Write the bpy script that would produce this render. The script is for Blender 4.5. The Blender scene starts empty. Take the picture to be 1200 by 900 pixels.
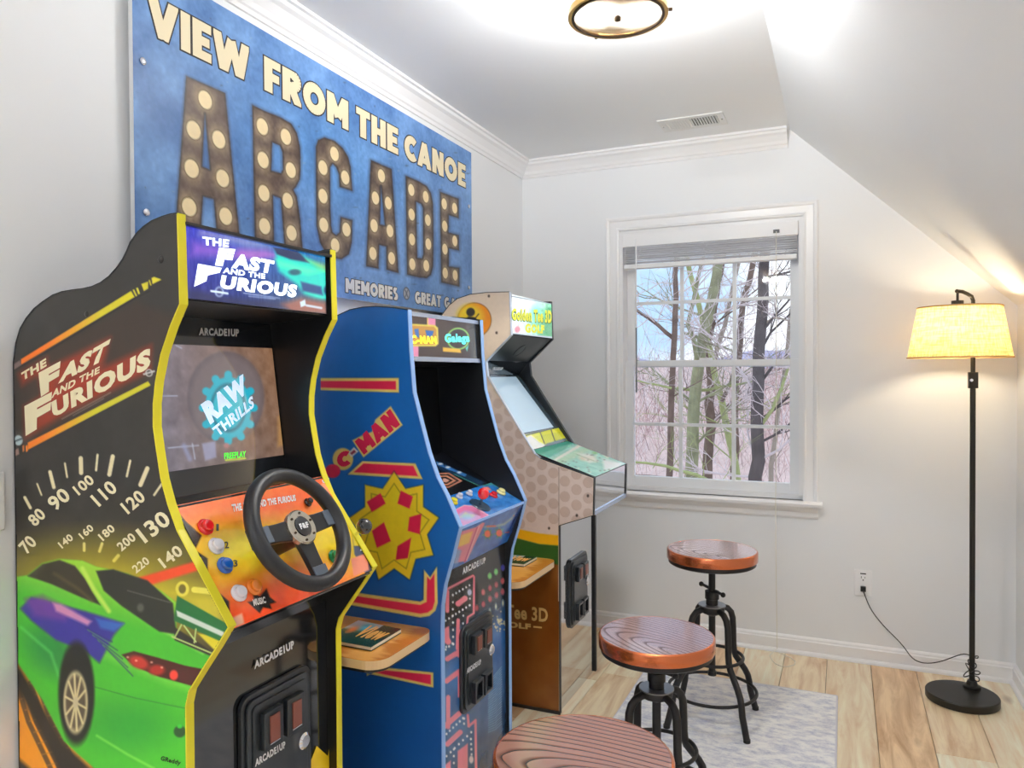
import bpy, math, random
import numpy as np
from mathutils import Vector, Matrix

random.seed(7); NPR = np.random.RandomState(5)
SC = bpy.context.scene
COL = SC.collection
# ---------------------------------------------------------------- camera
F_PX = 878.32
YAW, PITCH, ROLL = 0.41585138, 0.01389825, 0.00541757
CAM = np.array([1.578, -3.725, 1.313])
def _rot():
    cy, sy = math.cos(YAW), math.sin(YAW); cp, sp = math.cos(PITCH), math.sin(PITCH); cr, sr = math.cos(ROLL), math.sin(ROLL)
    fwd = np.array([-sy*cp, cy*cp, -sp]); right = np.array([cy, sy, 0.]); down = np.cross(fwd, right)
    return np.array([cr*right+sr*down, -sr*right+cr*down, fwd])
RM = _rot()
cd = bpy.data.cameras.new('camera'); camo = bpy.data.objects.new('camera', cd); COL.objects.link(camo)
cd.sensor_width = 36; cd.lens = F_PX/1200*36; cd.clip_start = .02; cd.clip_end = 400
m3 = Matrix((RM[0], -RM[1], -RM[2])).transposed()
camo.matrix_world = Matrix.Translation(CAM) @ m3.to_4x4()
SC.camera = camo
# ---------------------------------------------------------------- exposure and sky
SC.view_settings.view_transform = 'Standard'; SC.view_settings.look = 'None'
SC.view_settings.gamma = 1; SC.view_settings.exposure = 0.30
SC.view_settings.use_curve_mapping = False
SC.cycles.max_bounces = 10; SC.cycles.diffuse_bounces = 6; SC.cycles.transparent_max_bounces = 16
SC.cycles.sample_clamp_indirect = 6
SKY_STRENGTH = 1.75
BULB_POWER = 20.0      # each bulb of the ceiling lights, watts
LAMP_POWER = 3.8
REAR_FILL_POWER = 39.0      # each bulb of the added fill light at the rear, watts
w = bpy.data.worlds.new('sky'); SC.world = w; w.use_nodes = True
nt = w.node_tree; nt.nodes.clear()
wo = nt.nodes.new('ShaderNodeOutputWorld'); bg = nt.nodes.new('ShaderNodeBackground'); bg.inputs[1].default_value = SKY_STRENGTH
tc = nt.nodes.new('ShaderNodeTexCoord'); nz = nt.nodes.new('ShaderNodeTexNoise'); nz.inputs['Scale'].default_value = 5; nz.inputs['Detail'].default_value = 5
cr_ = nt.nodes.new('ShaderNodeValToRGB')
cr_.color_ramp.elements[0].position = .38; cr_.color_ramp.elements[0].color = (.29, .42, .60, 1)
cr_.color_ramp.elements[1].position = .56; cr_.color_ramp.elements[1].color = (.66, .68, .72, 1)
nt.links.new(tc.outputs['Generated'], nz.inputs['Vector']); nt.links.new(nz.outputs['Fac'], cr_.inputs[0])
nt.links.new(cr_.outputs[0], bg.inputs[0]); nt.links.new(bg.outputs[0], wo.inputs[0])

# ---------------------------------------------------------------- measuring helpers (photo pixel -> point on a real plane)
def ray(x, y): return RM.T @ np.array([x-600., y-450., F_PX])
def oX(x, y, X): d = ray(x, y); return CAM + d*(X-CAM[0])/d[0]
def oY(x, y, Y): d = ray(x, y); return CAM + d*(Y-CAM[1])/d[1]
def oZ(x, y, Z): d = ray(x, y); return CAM + d*(Z-CAM[2])/d[2]
def proj(P):
    c = (np.asarray(P)-CAM) @ RM.T
    return 600+F_PX*c[..., 0]/c[..., 2], 450+F_PX*c[..., 1]/c[..., 2]
def plane(p0, n):
    p0 = np.array(p0, float); n = np.array(n, float)
    def f(x, y):
        d = ray(x, y); return CAM + d*np.dot(p0-CAM, n)/np.dot(d, n)
    return f
# ---------------------------------------------------------------- colour and materials
def s2l(c):
    c = np.asarray(c, float)/255.
    return np.where(c <= .04045, c/12.92, ((c+.055)/1.055)**2.4)
KC = 1.12
def alb(c, k=KC): return tuple(np.clip(s2l(c)*k, 0, .93))
MATS = {}
def mat(name, c=(200, 200, 200), rough=.5, metal=0., coat=0., emit=0., k=KC, noise=0., nscale=8., bump=0., spec=.5, sheen=0):
    if name in MATS: return MATS[name]
    m = bpy.data.materials.new(name); m.use_nodes = True; n = m.node_tree; b = n.nodes['Principled BSDF']
    col = alb(c, k)
    b.inputs['Base Color'].default_value = (*col, 1); b.inputs['Roughness'].default_value = rough
    b.inputs['Metallic'].default_value = metal; b.inputs['Coat Weight'].default_value = coat; b.inputs['Coat Roughness'].default_value = .06
    b.inputs['Specular IOR Level'].default_value = spec
    if emit: b.inputs['Emission Color'].default_value = (*s2l(c), 1); b.inputs['Emission Strength'].default_value = emit
    if noise or bump:
        t = n.nodes.new('ShaderNodeTexCoord'); z = n.nodes.new('ShaderNodeTexNoise'); z.inputs['Scale'].default_value = nscale; z.inputs['Detail'].default_value = 6
        n.links.new(t.outputs['Object'], z.inputs['Vector'])
        if noise:
            mx = n.nodes.new('ShaderNodeMixRGB'); mx.inputs[1].default_value = (*[v*(1-noise) for v in col], 1); mx.inputs[2].default_value = (*[min(1, v*(1+noise)) for v in col], 1)
            n.links.new(z.outputs['Fac'], mx.inputs[0]); n.links.new(mx.outputs[0], b.inputs['Base Color'])
        if bump:
            bp = n.nodes.new('ShaderNodeBump'); bp.inputs['Strength'].default_value = bump; bp.inputs['Distance'].default_value = .004
            n.links.new(z.outputs['Fac'], bp.inputs['Height']); n.links.new(bp.outputs[0], b.inputs['Normal'])
    MATS[name] = m; return m
def print_mat(name, rough=.35, emit=0., coat=0., mul=1.):
    """flat print or lit screen: the printed colours sit in the attribute 'Col'"""
    if name in MATS: return MATS[name]
    m = bpy.data.materials.new(name); m.use_nodes = True; n = m.node_tree; b = n.nodes['Principled BSDF']
    a = n.nodes.new('ShaderNodeAttribute'); a.attribute_name = 'Col'
    z = n.nodes.new('ShaderNodeTexNoise'); z.inputs['Scale'].default_value = 60
    t = n.nodes.new('ShaderNodeTexCoord'); n.links.new(t.outputs['Object'], z.inputs['Vector'])
    mr = n.nodes.new('ShaderNodeMapRange'); mr.inputs[3].default_value = .94*mul; mr.inputs[4].default_value = 1.06*mul
    n.links.new(z.outputs['Fac'], mr.inputs[0])
    vm = n.nodes.new('ShaderNodeVectorMath'); vm.operation = 'SCALE'
    n.links.new(a.outputs['Color'], vm.inputs[0]); n.links.new(mr.outputs[0], vm.inputs['Scale'])
    b.inputs['Roughness'].default_value = rough; b.inputs['Coat Weight'].default_value = coat; b.inputs['Coat Roughness'].default_value = .04
    if emit:
        b.inputs['Base Color'].default_value = (.02, .02, .02, 1)
        n.links.new(vm.outputs[0], b.inputs['Emission Color']); b.inputs['Emission Strength'].default_value = emit
    else: n.links.new(vm.outputs[0], b.inputs['Base Color'])
    MATS[name] = m; return m
def glass_mat(name, tint=(.97, .98, .98), frost=0., rough=.02, fc=(1, .93, .8)):
    if name in MATS: return MATS[name]
    m = bpy.data.materials.new(name); m.use_nodes = True; n = m.node_tree; n.nodes.clear()
    o = n.nodes.new('ShaderNodeOutputMaterial'); tr = n.nodes.new('ShaderNodeBsdfTransparent'); tr.inputs[0].default_value = (*tint, 1)
    g = n.nodes.new('ShaderNodeBsdfGlossy'); g.inputs['Roughness'].default_value = rough
    fr = n.nodes.new('ShaderNodeFresnel'); fr.inputs[0].default_value = 1.28
    mx = n.nodes.new('ShaderNodeMixShader'); n.links.new(fr.outputs[0], mx.inputs[0])
    src = tr
    if frost:
        tl = n.nodes.new('ShaderNodeBsdfTranslucent'); tl.inputs[0].default_value = (*fc, 1); m2 = n.nodes.new('ShaderNodeMixShader'); m2.inputs[0].default_value = frost
        n.links.new(tr.outputs[0], m2.inputs[1]); n.links.new(tl.outputs[0], m2.inputs[2]); src = m2
    n.links.new(src.outputs[0], mx.inputs[1]); n.links.new(g.outputs[0], mx.inputs[2]); n.links.new(mx.outputs[0], o.inputs[0])
    MATS[name] = m; return m
def wood_mat(name, c1, c2, scale=30., dist=6., rough=.3, coat=.3, stretch=(1, .08, 1), k=KC, ramp=(.3, .7), bump=.0, nsc=2.0, loc=(0, 0, 0), rings=False, coat_ior=1.5):
    if name in MATS: return MATS[name]
    m = bpy.data.materials.new(name); m.use_nodes = True; n = m.node_tree; b = n.nodes['Principled BSDF']
    t = n.nodes.new('ShaderNodeTexCoord'); mp = n.nodes.new('ShaderNodeMapping'); mp.inputs['Scale'].default_value = stretch; mp.inputs['Location'].default_value = loc
    wv = n.nodes.new('ShaderNodeTexWave'); wv.wave_type = 'RINGS' if rings else 'BANDS'; wv.bands_direction = 'X'; wv.rings_direction = 'Z'; wv.wave_profile = 'SAW' if rings else 'SIN'
    wv.inputs['Scale'].default_value = scale; wv.inputs['Distortion'].default_value = dist; wv.inputs['Detail'].default_value = .8 if rings else 2.5; wv.inputs['Detail Scale'].default_value = nsc
    r = n.nodes.new('ShaderNodeValToRGB'); r.color_ramp.elements[0].position = ramp[0]; r.color_ramp.elements[1].position = ramp[1]
    r.color_ramp.elements[0].color = (*alb(c1, k), 1); r.color_ramp.elements[1].color = (*alb(c2, k), 1)
    n.links.new(t.outputs['Object'], mp.inputs[0]); n.links.new(mp.outputs[0], wv.inputs['Vector']); n.links.new(wv.outputs['Fac'], r.inputs[0])
    n.links.new(r.outputs[0], b.inputs['Base Color'])
    if bump:
        bp = n.nodes.new('ShaderNodeBump'); bp.inputs['Strength'].default_value = bump; bp.inputs['Distance'].default_value = .002
        n.links.new(wv.outputs['Fac'], bp.inputs['Height']); n.links.new(bp.outputs[0], b.inputs['Normal'])
        if rings: n.links.new(bp.outputs[0], b.inputs['Coat Normal'])
    b.inputs['Roughness'].default_value = rough; b.inputs['Coat Weight'].default_value = coat; b.inputs['Coat Roughness'].default_value = .12; b.inputs['Coat IOR'].default_value = coat_ior
    if rings:   # the open grain lines carry no lacquer
        cm = n.nodes.new('ShaderNodeMapRange'); cm.inputs[1].default_value = .10; cm.inputs[2].default_value = .34; cm.inputs[3].default_value = .05; cm.inputs[4].default_value = coat
        n.links.new(wv.outputs['Fac'], cm.inputs[0]); n.links.new(cm.outputs[0], b.inputs['Coat Weight'])
    MATS[name] = m; return m

# ---------------------------------------------------------------- mesh building
ORG = {}
def tag(o, label=None, cat=None, group=None, kind=None):
    if label: o['label'] = label
    if cat: o['category'] = cat
    if group: o['group'] = group
    if kind: o['kind'] = kind
    return o
def thing(name, label, cat, loc=(0, 0, 0), group=None):
    o = bpy.data.objects.new(name, None); COL.objects.link(o); o.location = loc; o.empty_display_size = .05
    ORG[o] = np.array(loc, float); return tag(o, label, cat, group)
def link(name, me, parent=None, label=None, kind=None):
    o = bpy.data.objects.new(name, me); COL.objects.link(o)
    if parent is not None: o.parent = parent; ORG[o] = ORG[parent]
    else: ORG[o] = np.zeros(3)
    return tag(o, label, kind=kind)
class MB:
    def __init__(s): s.v = []; s.f = []; s.m = []; s.sm = []
    def add(s, V, Fs, mi=0, sm=False):
        b = len(s.v); s.v.extend([tuple(map(float, p)) for p in V])
        for f in Fs: s.f.append([b+i for i in f]); s.m.append(mi); s.sm.append(sm)
        return s
    def box(s, a, b, mi=0):
        x0, y0, z0 = a; x1, y1, z1 = b
        return s.add([(x0, y0, z0), (x1, y0, z0), (x1, y1, z0), (x0, y1, z0), (x0, y0, z1), (x1, y0, z1), (x1, y1, z1), (x0, y1, z1)],
                     [(0, 3, 2, 1), (4, 5, 6, 7), (0, 1, 5, 4), (1, 2, 6, 5), (2, 3, 7, 6), (3, 0, 4, 7)], mi)
    def prism(s, pts, vec, mi=0):
        n = len(pts); P = [np.array(p, float) for p in pts]; vec = np.array(vec, float)
        V = P+[p+vec for p in P]
        return s.add(V, [list(range(n))[::-1], list(range(n, 2*n))]+[(i, (i+1) % n, n+(i+1) % n, n+i) for i in range(n)], mi)
    def tube(s, pts, r, n=10, mi=0, closed=False, cap=True, sm=True):
        P = [Vector(p) for p in pts]; N = len(P); rr = r if hasattr(r, '__len__') else [r]*N
        T = []
        for i in range(N):
            if closed: t = P[(i+1) % N]-P[i-1]
            else: t = P[min(i+1, N-1)]-P[max(i-1, 0)]
            T.append(t.normalized())
        ref = Vector((0, 0, 1)) if abs(T[0].z) < .9 else Vector((1, 0, 0))
        u = T[0].cross(ref).normalized(); V = []
        for i in range(N):
            u = (u - T[i]*u.dot(T[i])).normalized(); w_ = T[i].cross(u)
            for k in range(n):
                a = 2*math.pi*k/n; V.append(P[i]+(u*math.cos(a)+w_*math.sin(a))*rr[i])
        Fs = []
        for i in range(N if closed else N-1):
            j = (i+1) % N
            for k in range(n): Fs.append((i*n+k, i*n+(k+1) % n, j*n+(k+1) % n, j*n+k))
        if not closed and cap: Fs.append(list(range(n))[::-1]); Fs.append([(N-1)*n+k for k in range(n)])
        return s.add(V, Fs, mi, sm)
    def lathe(s, prof, c=(0, 0, 0), ax=(0, 0, 1), n=32, mi=0, sm=True):
        """prof: list of (radius, height) along axis"""
        ax = Vector(ax).normalized(); ref = Vector((1, 0, 0)) if abs(ax.x) < .9 else Vector((0, 1, 0))
        u = ax.cross(ref).normalized(); w_ = ax.cross(u); c = Vector(c); V = []; Fs = []
        for (r, h) in prof:
            for k in range(n):
                a = 2*math.pi*k/n; V.append(c+ax*h+(u*math.cos(a)+w_*math.sin(a))*max(r, 1e-5))
        for i in range(len(prof)-1):
            for k in range(n): Fs.append((i*n+k, i*n+(k+1) % n, (i+1)*n+(k+1) % n, (i+1)*n+k))
        Fs.append(list(range(n))[::-1]); Fs.append([(len(prof)-1)*n+k for k in range(n)])
        return s.add(V, Fs, mi, sm)
    def cyl(s, a, b, r, n=20, mi=0, r2=None):
        a = Vector(a); b = Vector(b); d = b-a
        return s.lathe([(r, 0), (r if r2 is None else r2, d.length)], a, d, n, mi)
    def ball(s, c, r, n=16, mi=0, sq=1., ax=(0, 0, 1)):
        k = 9; return s.lathe([(r*math.sin(math.pi*i/k), -r*sq*math.cos(math.pi*i/k)) for i in range(k+1)], c, ax, n, mi)
    def build(s, name, mats, parent=None, label=None, kind=None, bevel=0, auto=True):
        me = bpy.data.meshes.new(name); org = ORG[parent] if parent is not None else np.zeros(3)
        me.from_pydata([tuple(np.array(p)-org) for p in s.v], [], s.f)
        if not isinstance(mats, (list, tuple)): mats = [mats]
        for m in mats: me.materials.append(m)
        me.polygons.foreach_set('material_index', s.m); me.polygons.foreach_set('use_smooth', s.sm)
        me.update()
        if any(s.sm):
            try: me.set_sharp_from_angle(angle=math.radians(35))
            except Exception: pass
        o = link(name, me, parent, label, kind)
        if bevel:
            b = o.modifiers.new('bevel', 'BEVEL'); b.width = bevel; b.segments = 2; b.limit_method = 'ANGLE'
        return o
# ---------------------------------------------------------------- printed surfaces
def sdist(px, py, poly):
    """signed distance in photo pixels, negative inside"""
    P = np.array(poly, float); n = len(P); d = np.full(px.shape, 1e9); ins = np.zeros(px.shape, bool)
    for i in range(n):
        a = P[i]; b = P[(i+1) % n]; e = b-a; wx = px-a[0]; wy = py-a[1]
        L = e@e; t = np.clip((wx*e[0]+wy*e[1])/(L if L > 0 else 1), 0, 1)
        d = np.minimum(d, np.hypot(wx-e[0]*t, wy-e[1]*t))
        if a[1] != b[1]:
            c = ((a[1] > py) != (b[1] > py)) & (px < (b[0]-a[0])*(py-a[1])/(b[1]-a[1])+a[0]); ins ^= c
    return np.where(ins, -d, d)
class Canvas:
    """a fine grid on a real surface that carries printed colours"""
    def __init__(s, P):
        s.P = P; s.x, s.y = proj(P); s.c = np.zeros(P.shape); s.keep = np.ones(P.shape[:2], bool)
    @classmethod
    def quad(cls, TL, TR, BR, BL, nu, nv):
        u = np.linspace(0, 1, nu)[None, :, None]; v = np.linspace(0, 1, nv)[:, None, None]
        A, B, C_, D = [np.array(q, float)[None, None, :] for q in (TL, TR, BR, BL)]
        o = cls((1-v)*((1-u)*A+u*B)+v*((1-u)*D+u*C_)); o.u = np.broadcast_to(u[..., 0], o.x.shape); o.v = np.broadcast_to(v[..., 0], o.x.shape); return o
    @classmethod
    def slabY(cls, x0, z0, x1, z1, Y, step):
        """upright plane y = Y"""
        nx = int((x1-x0)/step)+2; nz_ = int((z1-z0)/step)+2
        return cls.quad((x0, Y, z1), (x1, Y, z1), (x1, Y, z0), (x0, Y, z0), nx, nz_)
    def fill(s, c): s.c[:] = np.array(c, float); return s
    def _mix(s, a, c):
        a = np.clip(a, 0, 1)[..., None]; s.c = s.c*(1-a)+np.array(c, float)*a; return s
    def poly(s, pts, c, soft=.6, a=1.):
        return s._mix(a*np.clip(.5-sdist(s.x, s.y, pts)/(2*soft)*1., 0, 1), c)
    def ell(s, cx, cy, rx, ry, c, soft=.6, a=1., ang=0.):
        ca, sa = math.cos(ang), math.sin(ang); dx = s.x-cx; dy = s.y-cy
        r = np.hypot((dx*ca+dy*sa)/rx, (-dx*sa+dy*ca)/ry); return s._mix(a*np.clip(.5-(r-1)*min(rx, ry)/(2*soft), 0, 1), c)
    def disc(s, cx, cy, r, c, soft=.001, a=1., to=None):
        i = np.argmin((s.x-cx)**2+(s.y-cy)**2); p = s.P.reshape(-1, 3)[i]
        d = np.linalg.norm(s.P-p, axis=-1); return s._mix(a*np.clip(.5-(d-r)/(2*soft), 0, 1), c)
    def line(s, pts, w_, c, soft=.5, a=1.):
        d = np.full(s.x.shape, 1e9)
        for p, q in zip(pts[:-1], pts[1:]):
            e = np.array(q, float)-np.array(p, float); wx = s.x-p[0]; wy = s.y-p[1]; L = e@e or 1
            t = np.clip((wx*e[0]+wy*e[1])/L, 0, 1); d = np.minimum(d, np.hypot(wx-e[0]*t, wy-e[1]*t))
        return s._mix(a*np.clip(.5-(d-w_/2)/(2*soft), 0, 1), c)
    def noise(s, amp, cell=8, aniso=1.):
        ny, nx = s.x.shape; tot = np.zeros((ny, nx))
        for o in range(3):
            cy_ = max(2, int(ny/cell*2**o)); cx_ = max(2, int(nx/cell/aniso*2**o))
            g = NPR.rand(cy_+1, cx_+1); yi = np.linspace(0, cy_-1e-6, ny); xi = np.linspace(0, cx_-1e-6, nx)
            y0 = yi.astype(int); x0 = xi.astype(int); fy = (yi-y0)[:, None]; fx = (xi-x0)[None, :]
            fy = fy*fy*(3-2*fy); fx = fx*fx*(3-2*fx)
            tot += ((g[y0][:, x0]*(1-fy)+g[y0+1][:, x0]*fy)*(1-fx)+(g[y0][:, x0+1]*(1-fy)+g[y0+1][:, x0+1]*fy)*fx-.5)/2**o
        s.c = np.clip(s.c+amp*tot[..., None], 0, 255); s.n = tot; return s
    def clip(s, poly, inset=0.): s.keep &= sdist(s.x, s.y, poly) < -inset; return s
    def build(s, name, m, parent, off=(0, 0, 0), k=KC, label=None):
        ny, nx = s.x.shape; idx = np.arange(ny*nx).reshape(ny, nx)
        q = s.keep[:-1, :-1] & s.keep[1:, :-1] & s.keep[:-1, 1:] & s.keep[1:, 1:]
        F_ = np.stack([idx[:-1, :-1][q], idx[1:, :-1][q], idx[1:, 1:][q], idx[:-1, 1:][q]], 1)
        used, inv = np.unique(F_, return_inverse=True); F_ = inv.reshape(F_.shape)
        V = (s.P.reshape(-1, 3)[used]+np.array(off)-ORG[parent]).astype(np.float32)
        C_ = np.clip(s2l(s.c.reshape(-1, 3)[used])*k, 0, 1).astype(np.float32)
        me = bpy.data.meshes.new(name); me.vertices.add(len(V)); me.vertices.foreach_set('co', V.ravel())
        me.loops.add(F_.size); me.loops.foreach_set('vertex_index', F_.ravel().astype(np.int32))
        me.polygons.add(len(F_)); me.polygons.foreach_set('loop_start', np.arange(0, F_.size, 4, dtype=np.int32))
        me.update(calc_edges=True)
        at = me.attributes.new('Col', 'FLOAT_COLOR', 'POINT'); at.data.foreach_set('color', np.concatenate([C_, np.ones((len(C_), 1), np.float32)], 1).ravel())
        me.materials.append(m); return link(name, me, parent, label)
def lettering(body, quad, pl, m, parent, name='lettering', bold=.03, off=(0, 0, 0), shear=0., label=None, res=3, italic=0):
    """flat printed words stretched over a four-cornered field TL,TR,BR,BL given on the photo, lying on plane function pl"""
    cu = bpy.data.curves.new(name, 'FONT'); cu.body = body; cu.offset = bold; cu.resolution_u = res; cu.shear = shear; cu.fill_mode = 'FRONT'
    cu.space_character = 1+bold*2.2
    t = bpy.data.objects.new('tmp', cu); COL.objects.link(t); dg = bpy.context.evaluated_depsgraph_get(); dg.update()
    me = bpy.data.meshes.new_from_object(t.evaluated_get(dg)); bpy.data.objects.remove(t); me.name = name
    n = len(me.vertices); co = np.zeros(n*3, np.float32); me.vertices.foreach_get('co', co); co = co.reshape(-1, 3).astype(float)
    mn = co.min(0); mx = co.max(0); u = ((co[:, 0]-mn[0])/(mx[0]-mn[0]))[:, None]; v = ((co[:, 1]-mn[1])/(mx[1]-mn[1]))[:, None]
    TL, TR, BR, BL = [pl(*q) if len(q) == 2 else np.array(q, float) for q in quad]
    P = v*((1-u)*TL+u*TR)+(1-v)*((1-u)*BL+u*BR)+np.array(off)-(ORG[parent] if parent is not None else 0)
    me.vertices.foreach_set('co', P.astype(np.float32).ravel()); me.update()
    me.materials.clear(); me.materials.append(m)
    return link(name, me, parent, label)
def joined_lettering(items, pl, m, parent, name='lettering', off=(0, 0, 0), label=None, bold=.03):
    """several printed words, each a part of its own"""
    for b, q, *bb in items: lettering(b, q, pl, m, parent, name, off=off, bold=(bb[0] if bb else bold))
def block_letters(word, quad, m, parent, name='word', t=.30, g=0., off=0., th=(1, 0, 0)):
    """heavy block capitals built from strokes, stretched over the field TL,TR,BR,BL (3D points)"""
    h = t/2
    def arc(cx, cy, rx, ry, a0, a1, n=14): return [(cx+rx*math.cos(math.radians(a0+(a1-a0)*i/n)), cy+ry*math.sin(math.radians(a0+(a1-a0)*i/n))) for i in range(n+1)]
    def glyph(c):
        if c == 'I': return t, [[(h, 0), (h, 1)]]
        if c == 'V': return .92, [[(h*.8, 1.05), (.46, .02)], [(.92-h*.8, 1.05), (.46, .02)]]
        if c == 'W': return 1.3, [[(h*.75, 1.05), (.36, .0)], [(.36, .0), (.65, .92)], [(.65, .92), (.94, .0)], [(.94, .0), (1.3-h*.75, 1.05)]]
        if c == 'E': return .62, [[(h, 0), (h, 1)], [(0, 1-h*.8), (.62, 1-h*.8)], [(0, .5), (.56, .5)], [(0, h*.8), (.62, h*.8)]]
        if c == 'F': return .60, [[(h, 0), (h, 1)], [(0, 1-h*.8), (.60, 1-h*.8)], [(0, .48), (.55, .48)]]
        if c == 'T': return .68, [[(.34, 0), (.34, 1)], [(0, 1-h*.8), (.68, 1-h*.8)]]
        if c == 'H': return .76, [[(h, 0), (h, 1)], [(.76-h, 0), (.76-h, 1)], [(0, .5), (.76, .5)]]
        if c == 'M': return 1.0, [[(h, 0), (h, 1)], [(1-h, 0), (1-h, 1)], [(h*.9, 1.02), (.5, .28)], [(1-h*.9, 1.02), (.5, .28)]]
        if c == 'N': return .82, [[(h, 0), (h, 1)], [(.82-h, 0), (.82-h, 1)], [(h*.9, 1.02), (.82-h*.9, -.02)]]
        if c == 'A': return .92, [[(h*.8, -.05), (.46, .98)], [(.92-h*.8, -.05), (.46, .98)], [(.25, .27), (.67, .27)]]
        if c == 'O': return .96, [arc(.48, .5, .48-h, .5-h, 0, 360, 26)]
        if c == 'C': return .76, [arc(.46, .5, .46-h, .5-h, 48, 312, 20)]
        if c == 'G': return .88, [arc(.46, .5, .46-h, .5-h, 52, 330, 20), [(.46, .44), (.88, .44)], [(.88-h, .10), (.88-h, .5)]]
        if c == 'R': return .74, [[(h, 0), (h, 1)], [(0, 1-h*.8), (.40, 1-h*.8)], arc(.40, .70, .34-h, .30-h*.8, 90, -90, 10), [(0, .40+h*.8), (.40, .40+h*.8)], [(.36, .46), (.66, -.06)]]
        if c == 'S': return .66, [arc(.33, .74, .33-h, .26-h*.8, 40, 270, 12), arc(.33, .26+h*.2, .33-h, .26-h*.6, 90, -140, 12)]
        return .4, []
    def clip(P, ax, s_, lim):
        out = []
        for i in range(len(P)):
            a, b = P[i-1], P[i]; ia, ib = s_*a[ax] <= s_*lim, s_*b[ax] <= s_*lim
            if ia != ib:
                k = (lim-a[ax])/(b[ax]-a[ax]); out.append((a[0]+(b[0]-a[0])*k, a[1]+(b[1]-a[1])*k))
            if ib: out.append(b)
        return out
    x = 0.; polys = []; sp_ = .075
    for c in word:
        W, strokes = glyph(c)
        for S in strokes:
            ww = h*(.8 if (len(S) == 2 and abs(S[0][1]-S[1][1]) < 1e-6) else 1.)+g
            for a, b in zip(S[:-1], S[1:]):
                dx, dy = b[0]-a[0], b[1]-a[1]; L = math.hypot(dx, dy); ux, uy = dx/L, dy/L; e = (.012 if len(S) > 2 else 0)+g
                a_ = (a[0]-ux*e, a[1]-uy*e); b_ = (b[0]+ux*e, b[1]+uy*e)
                P = [(a_[0]-uy*ww, a_[1]+ux*ww), (a_[0]+uy*ww, a_[1]-ux*ww), (b_[0]+uy*ww, b_[1]-ux*ww), (b_[0]-uy*ww, b_[1]+ux*ww)]
                for ax, s_, lim in ((1, 1, 1+g), (1, -1, -g), (0, 1, W+g), (0, -1, -g)):
                    if len(P) > 2: P = clip(P, ax, s_, lim)
                if len(P) > 2: polys.append([(q[0]+x, q[1]) for q in P])
        x += W+sp_
    tot = x-sp_; TL, TR, BR, BL = [np.array(q, float) for q in quad]; mb = MB(); th = np.array(th, float)
    for i, P in enumerate(polys):
        V = []
        for u, v in P:
            u /= tot; V.append(v*((1-u)*TL+u*TR)+(1-v)*((1-u)*BL+u*BR)+th*(off+i*6e-6))
        mb.add(V, [list(range(len(V)))])
    return mb.build(name, m, parent)
def rq(cx, cy, w_, h, deg):
    """rotated quad in photo px, baseline rising by deg"""
    a = math.radians(deg); ux, uy = math.cos(a), -math.sin(a); vx, vy = math.sin(a), math.cos(a)
    f = lambda sx, sy: (cx+ux*sx*w_/2+vx*sy*h/2, cy+uy*sx*w_/2+vy*sy*h/2)
    return [f(-1, -1), f(1, -1), f(1, 1), f(-1, 1)]
# ================================================================ THE ROOM
RX = 2.245; SLX = 1.352; CZ = 2.44; YB = -5.6; KZ = 1.585
def wall_mat(name, c, k=1.0):
    return mat(name, c, .55, k=k, noise=.012, nscale=3, bump=.05)
WALL = mat('wall_paint', (236, 238, 241), .5, k=1.0, noise=.01, nscale=2.5)
CEIL = mat('ceiling_paint', (241, 243, 246), .6, k=1.0, noise=.01, nscale=2.5)
TRIM = mat('trim_paint', (242, 242, 244), .3, k=1.0)
def struct(name, mb, m, parent=None, bevel=0):
    o = mb.build(name, m, parent, bevel=bevel)
    if parent is None: o['kind'] = 'structure'
    return o
T = .14
struct('wall_left', MB().box((-T, YB-T, -.1), (0, T, CZ+.1)), WALL)
struct('wall_right', MB().box((RX, YB-T, -.1), (RX+T, T, KZ+.02)), WALL)
W2X0, W2X1, W2Z0, W2Z1 = .30, 1.95, .55, 2.10
struct('wall_rear', MB().box((-T, YB-T, -.1), (W2X0, YB, CZ+.1)).box((W2X1, YB-T, -.1), (RX+T, YB, CZ+.1)).box((W2X0, YB-T, -.1), (W2X1, YB, W2Z0)).box((W2X0, YB-T, W2Z1), (W2X1, YB, CZ+.1)), WALL)
w2 = struct('added_fill_window', MB().box((W2X0, YB-.10, W2Z0), (W2X0+.05, YB-.04, W2Z1)).box((W2X1-.05, YB-.10, W2Z0), (W2X1, YB-.04, W2Z1)).box((W2X0+.05, YB-.10, W2Z1-.05), (W2X1-.05, YB-.04, W2Z1)).box((W2X0+.05, YB-.10, W2Z0), (W2X1-.05, YB-.04, W2Z0+.05)).box((1.10, YB-.10, W2Z0+.05), (1.15, YB-.04, W2Z1-.05)), TRIM)  # unseen window added behind the viewer for soft daylight fill
for a_, b_ in ((W2X0+.05, 1.10), (1.15, W2X1-.05)): MB().box((a_, YB-.075, W2Z0+.05), (b_, YB-.071, W2Z1-.05)).build('pane', glass_mat('window_glass'), w2)
gr_ = MB().box((-150, -150, -4.2), (150, 2.4, -3.6)).build('ground', mat('leaf_litter', (208, 186, 182), .95, noise=.28, nscale=1.7)); gr_['kind'] = 'structure'
struct('ceiling', MB().box((-T, YB-T, CZ), (SLX+.02, T, CZ+T)), CEIL)
nrm = np.array([CZ-KZ, 0, RX-SLX]); nrm = nrm/np.linalg.norm(nrm)*T
struct('ceiling_slope', MB().prism([(SLX, YB-T, CZ), (RX, YB-T, KZ), (RX+nrm[0], YB-T, KZ+nrm[2]), (SLX+nrm[0], YB-T, CZ+nrm[2])], (0, -YB+2*T, 0)), CEIL)
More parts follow.
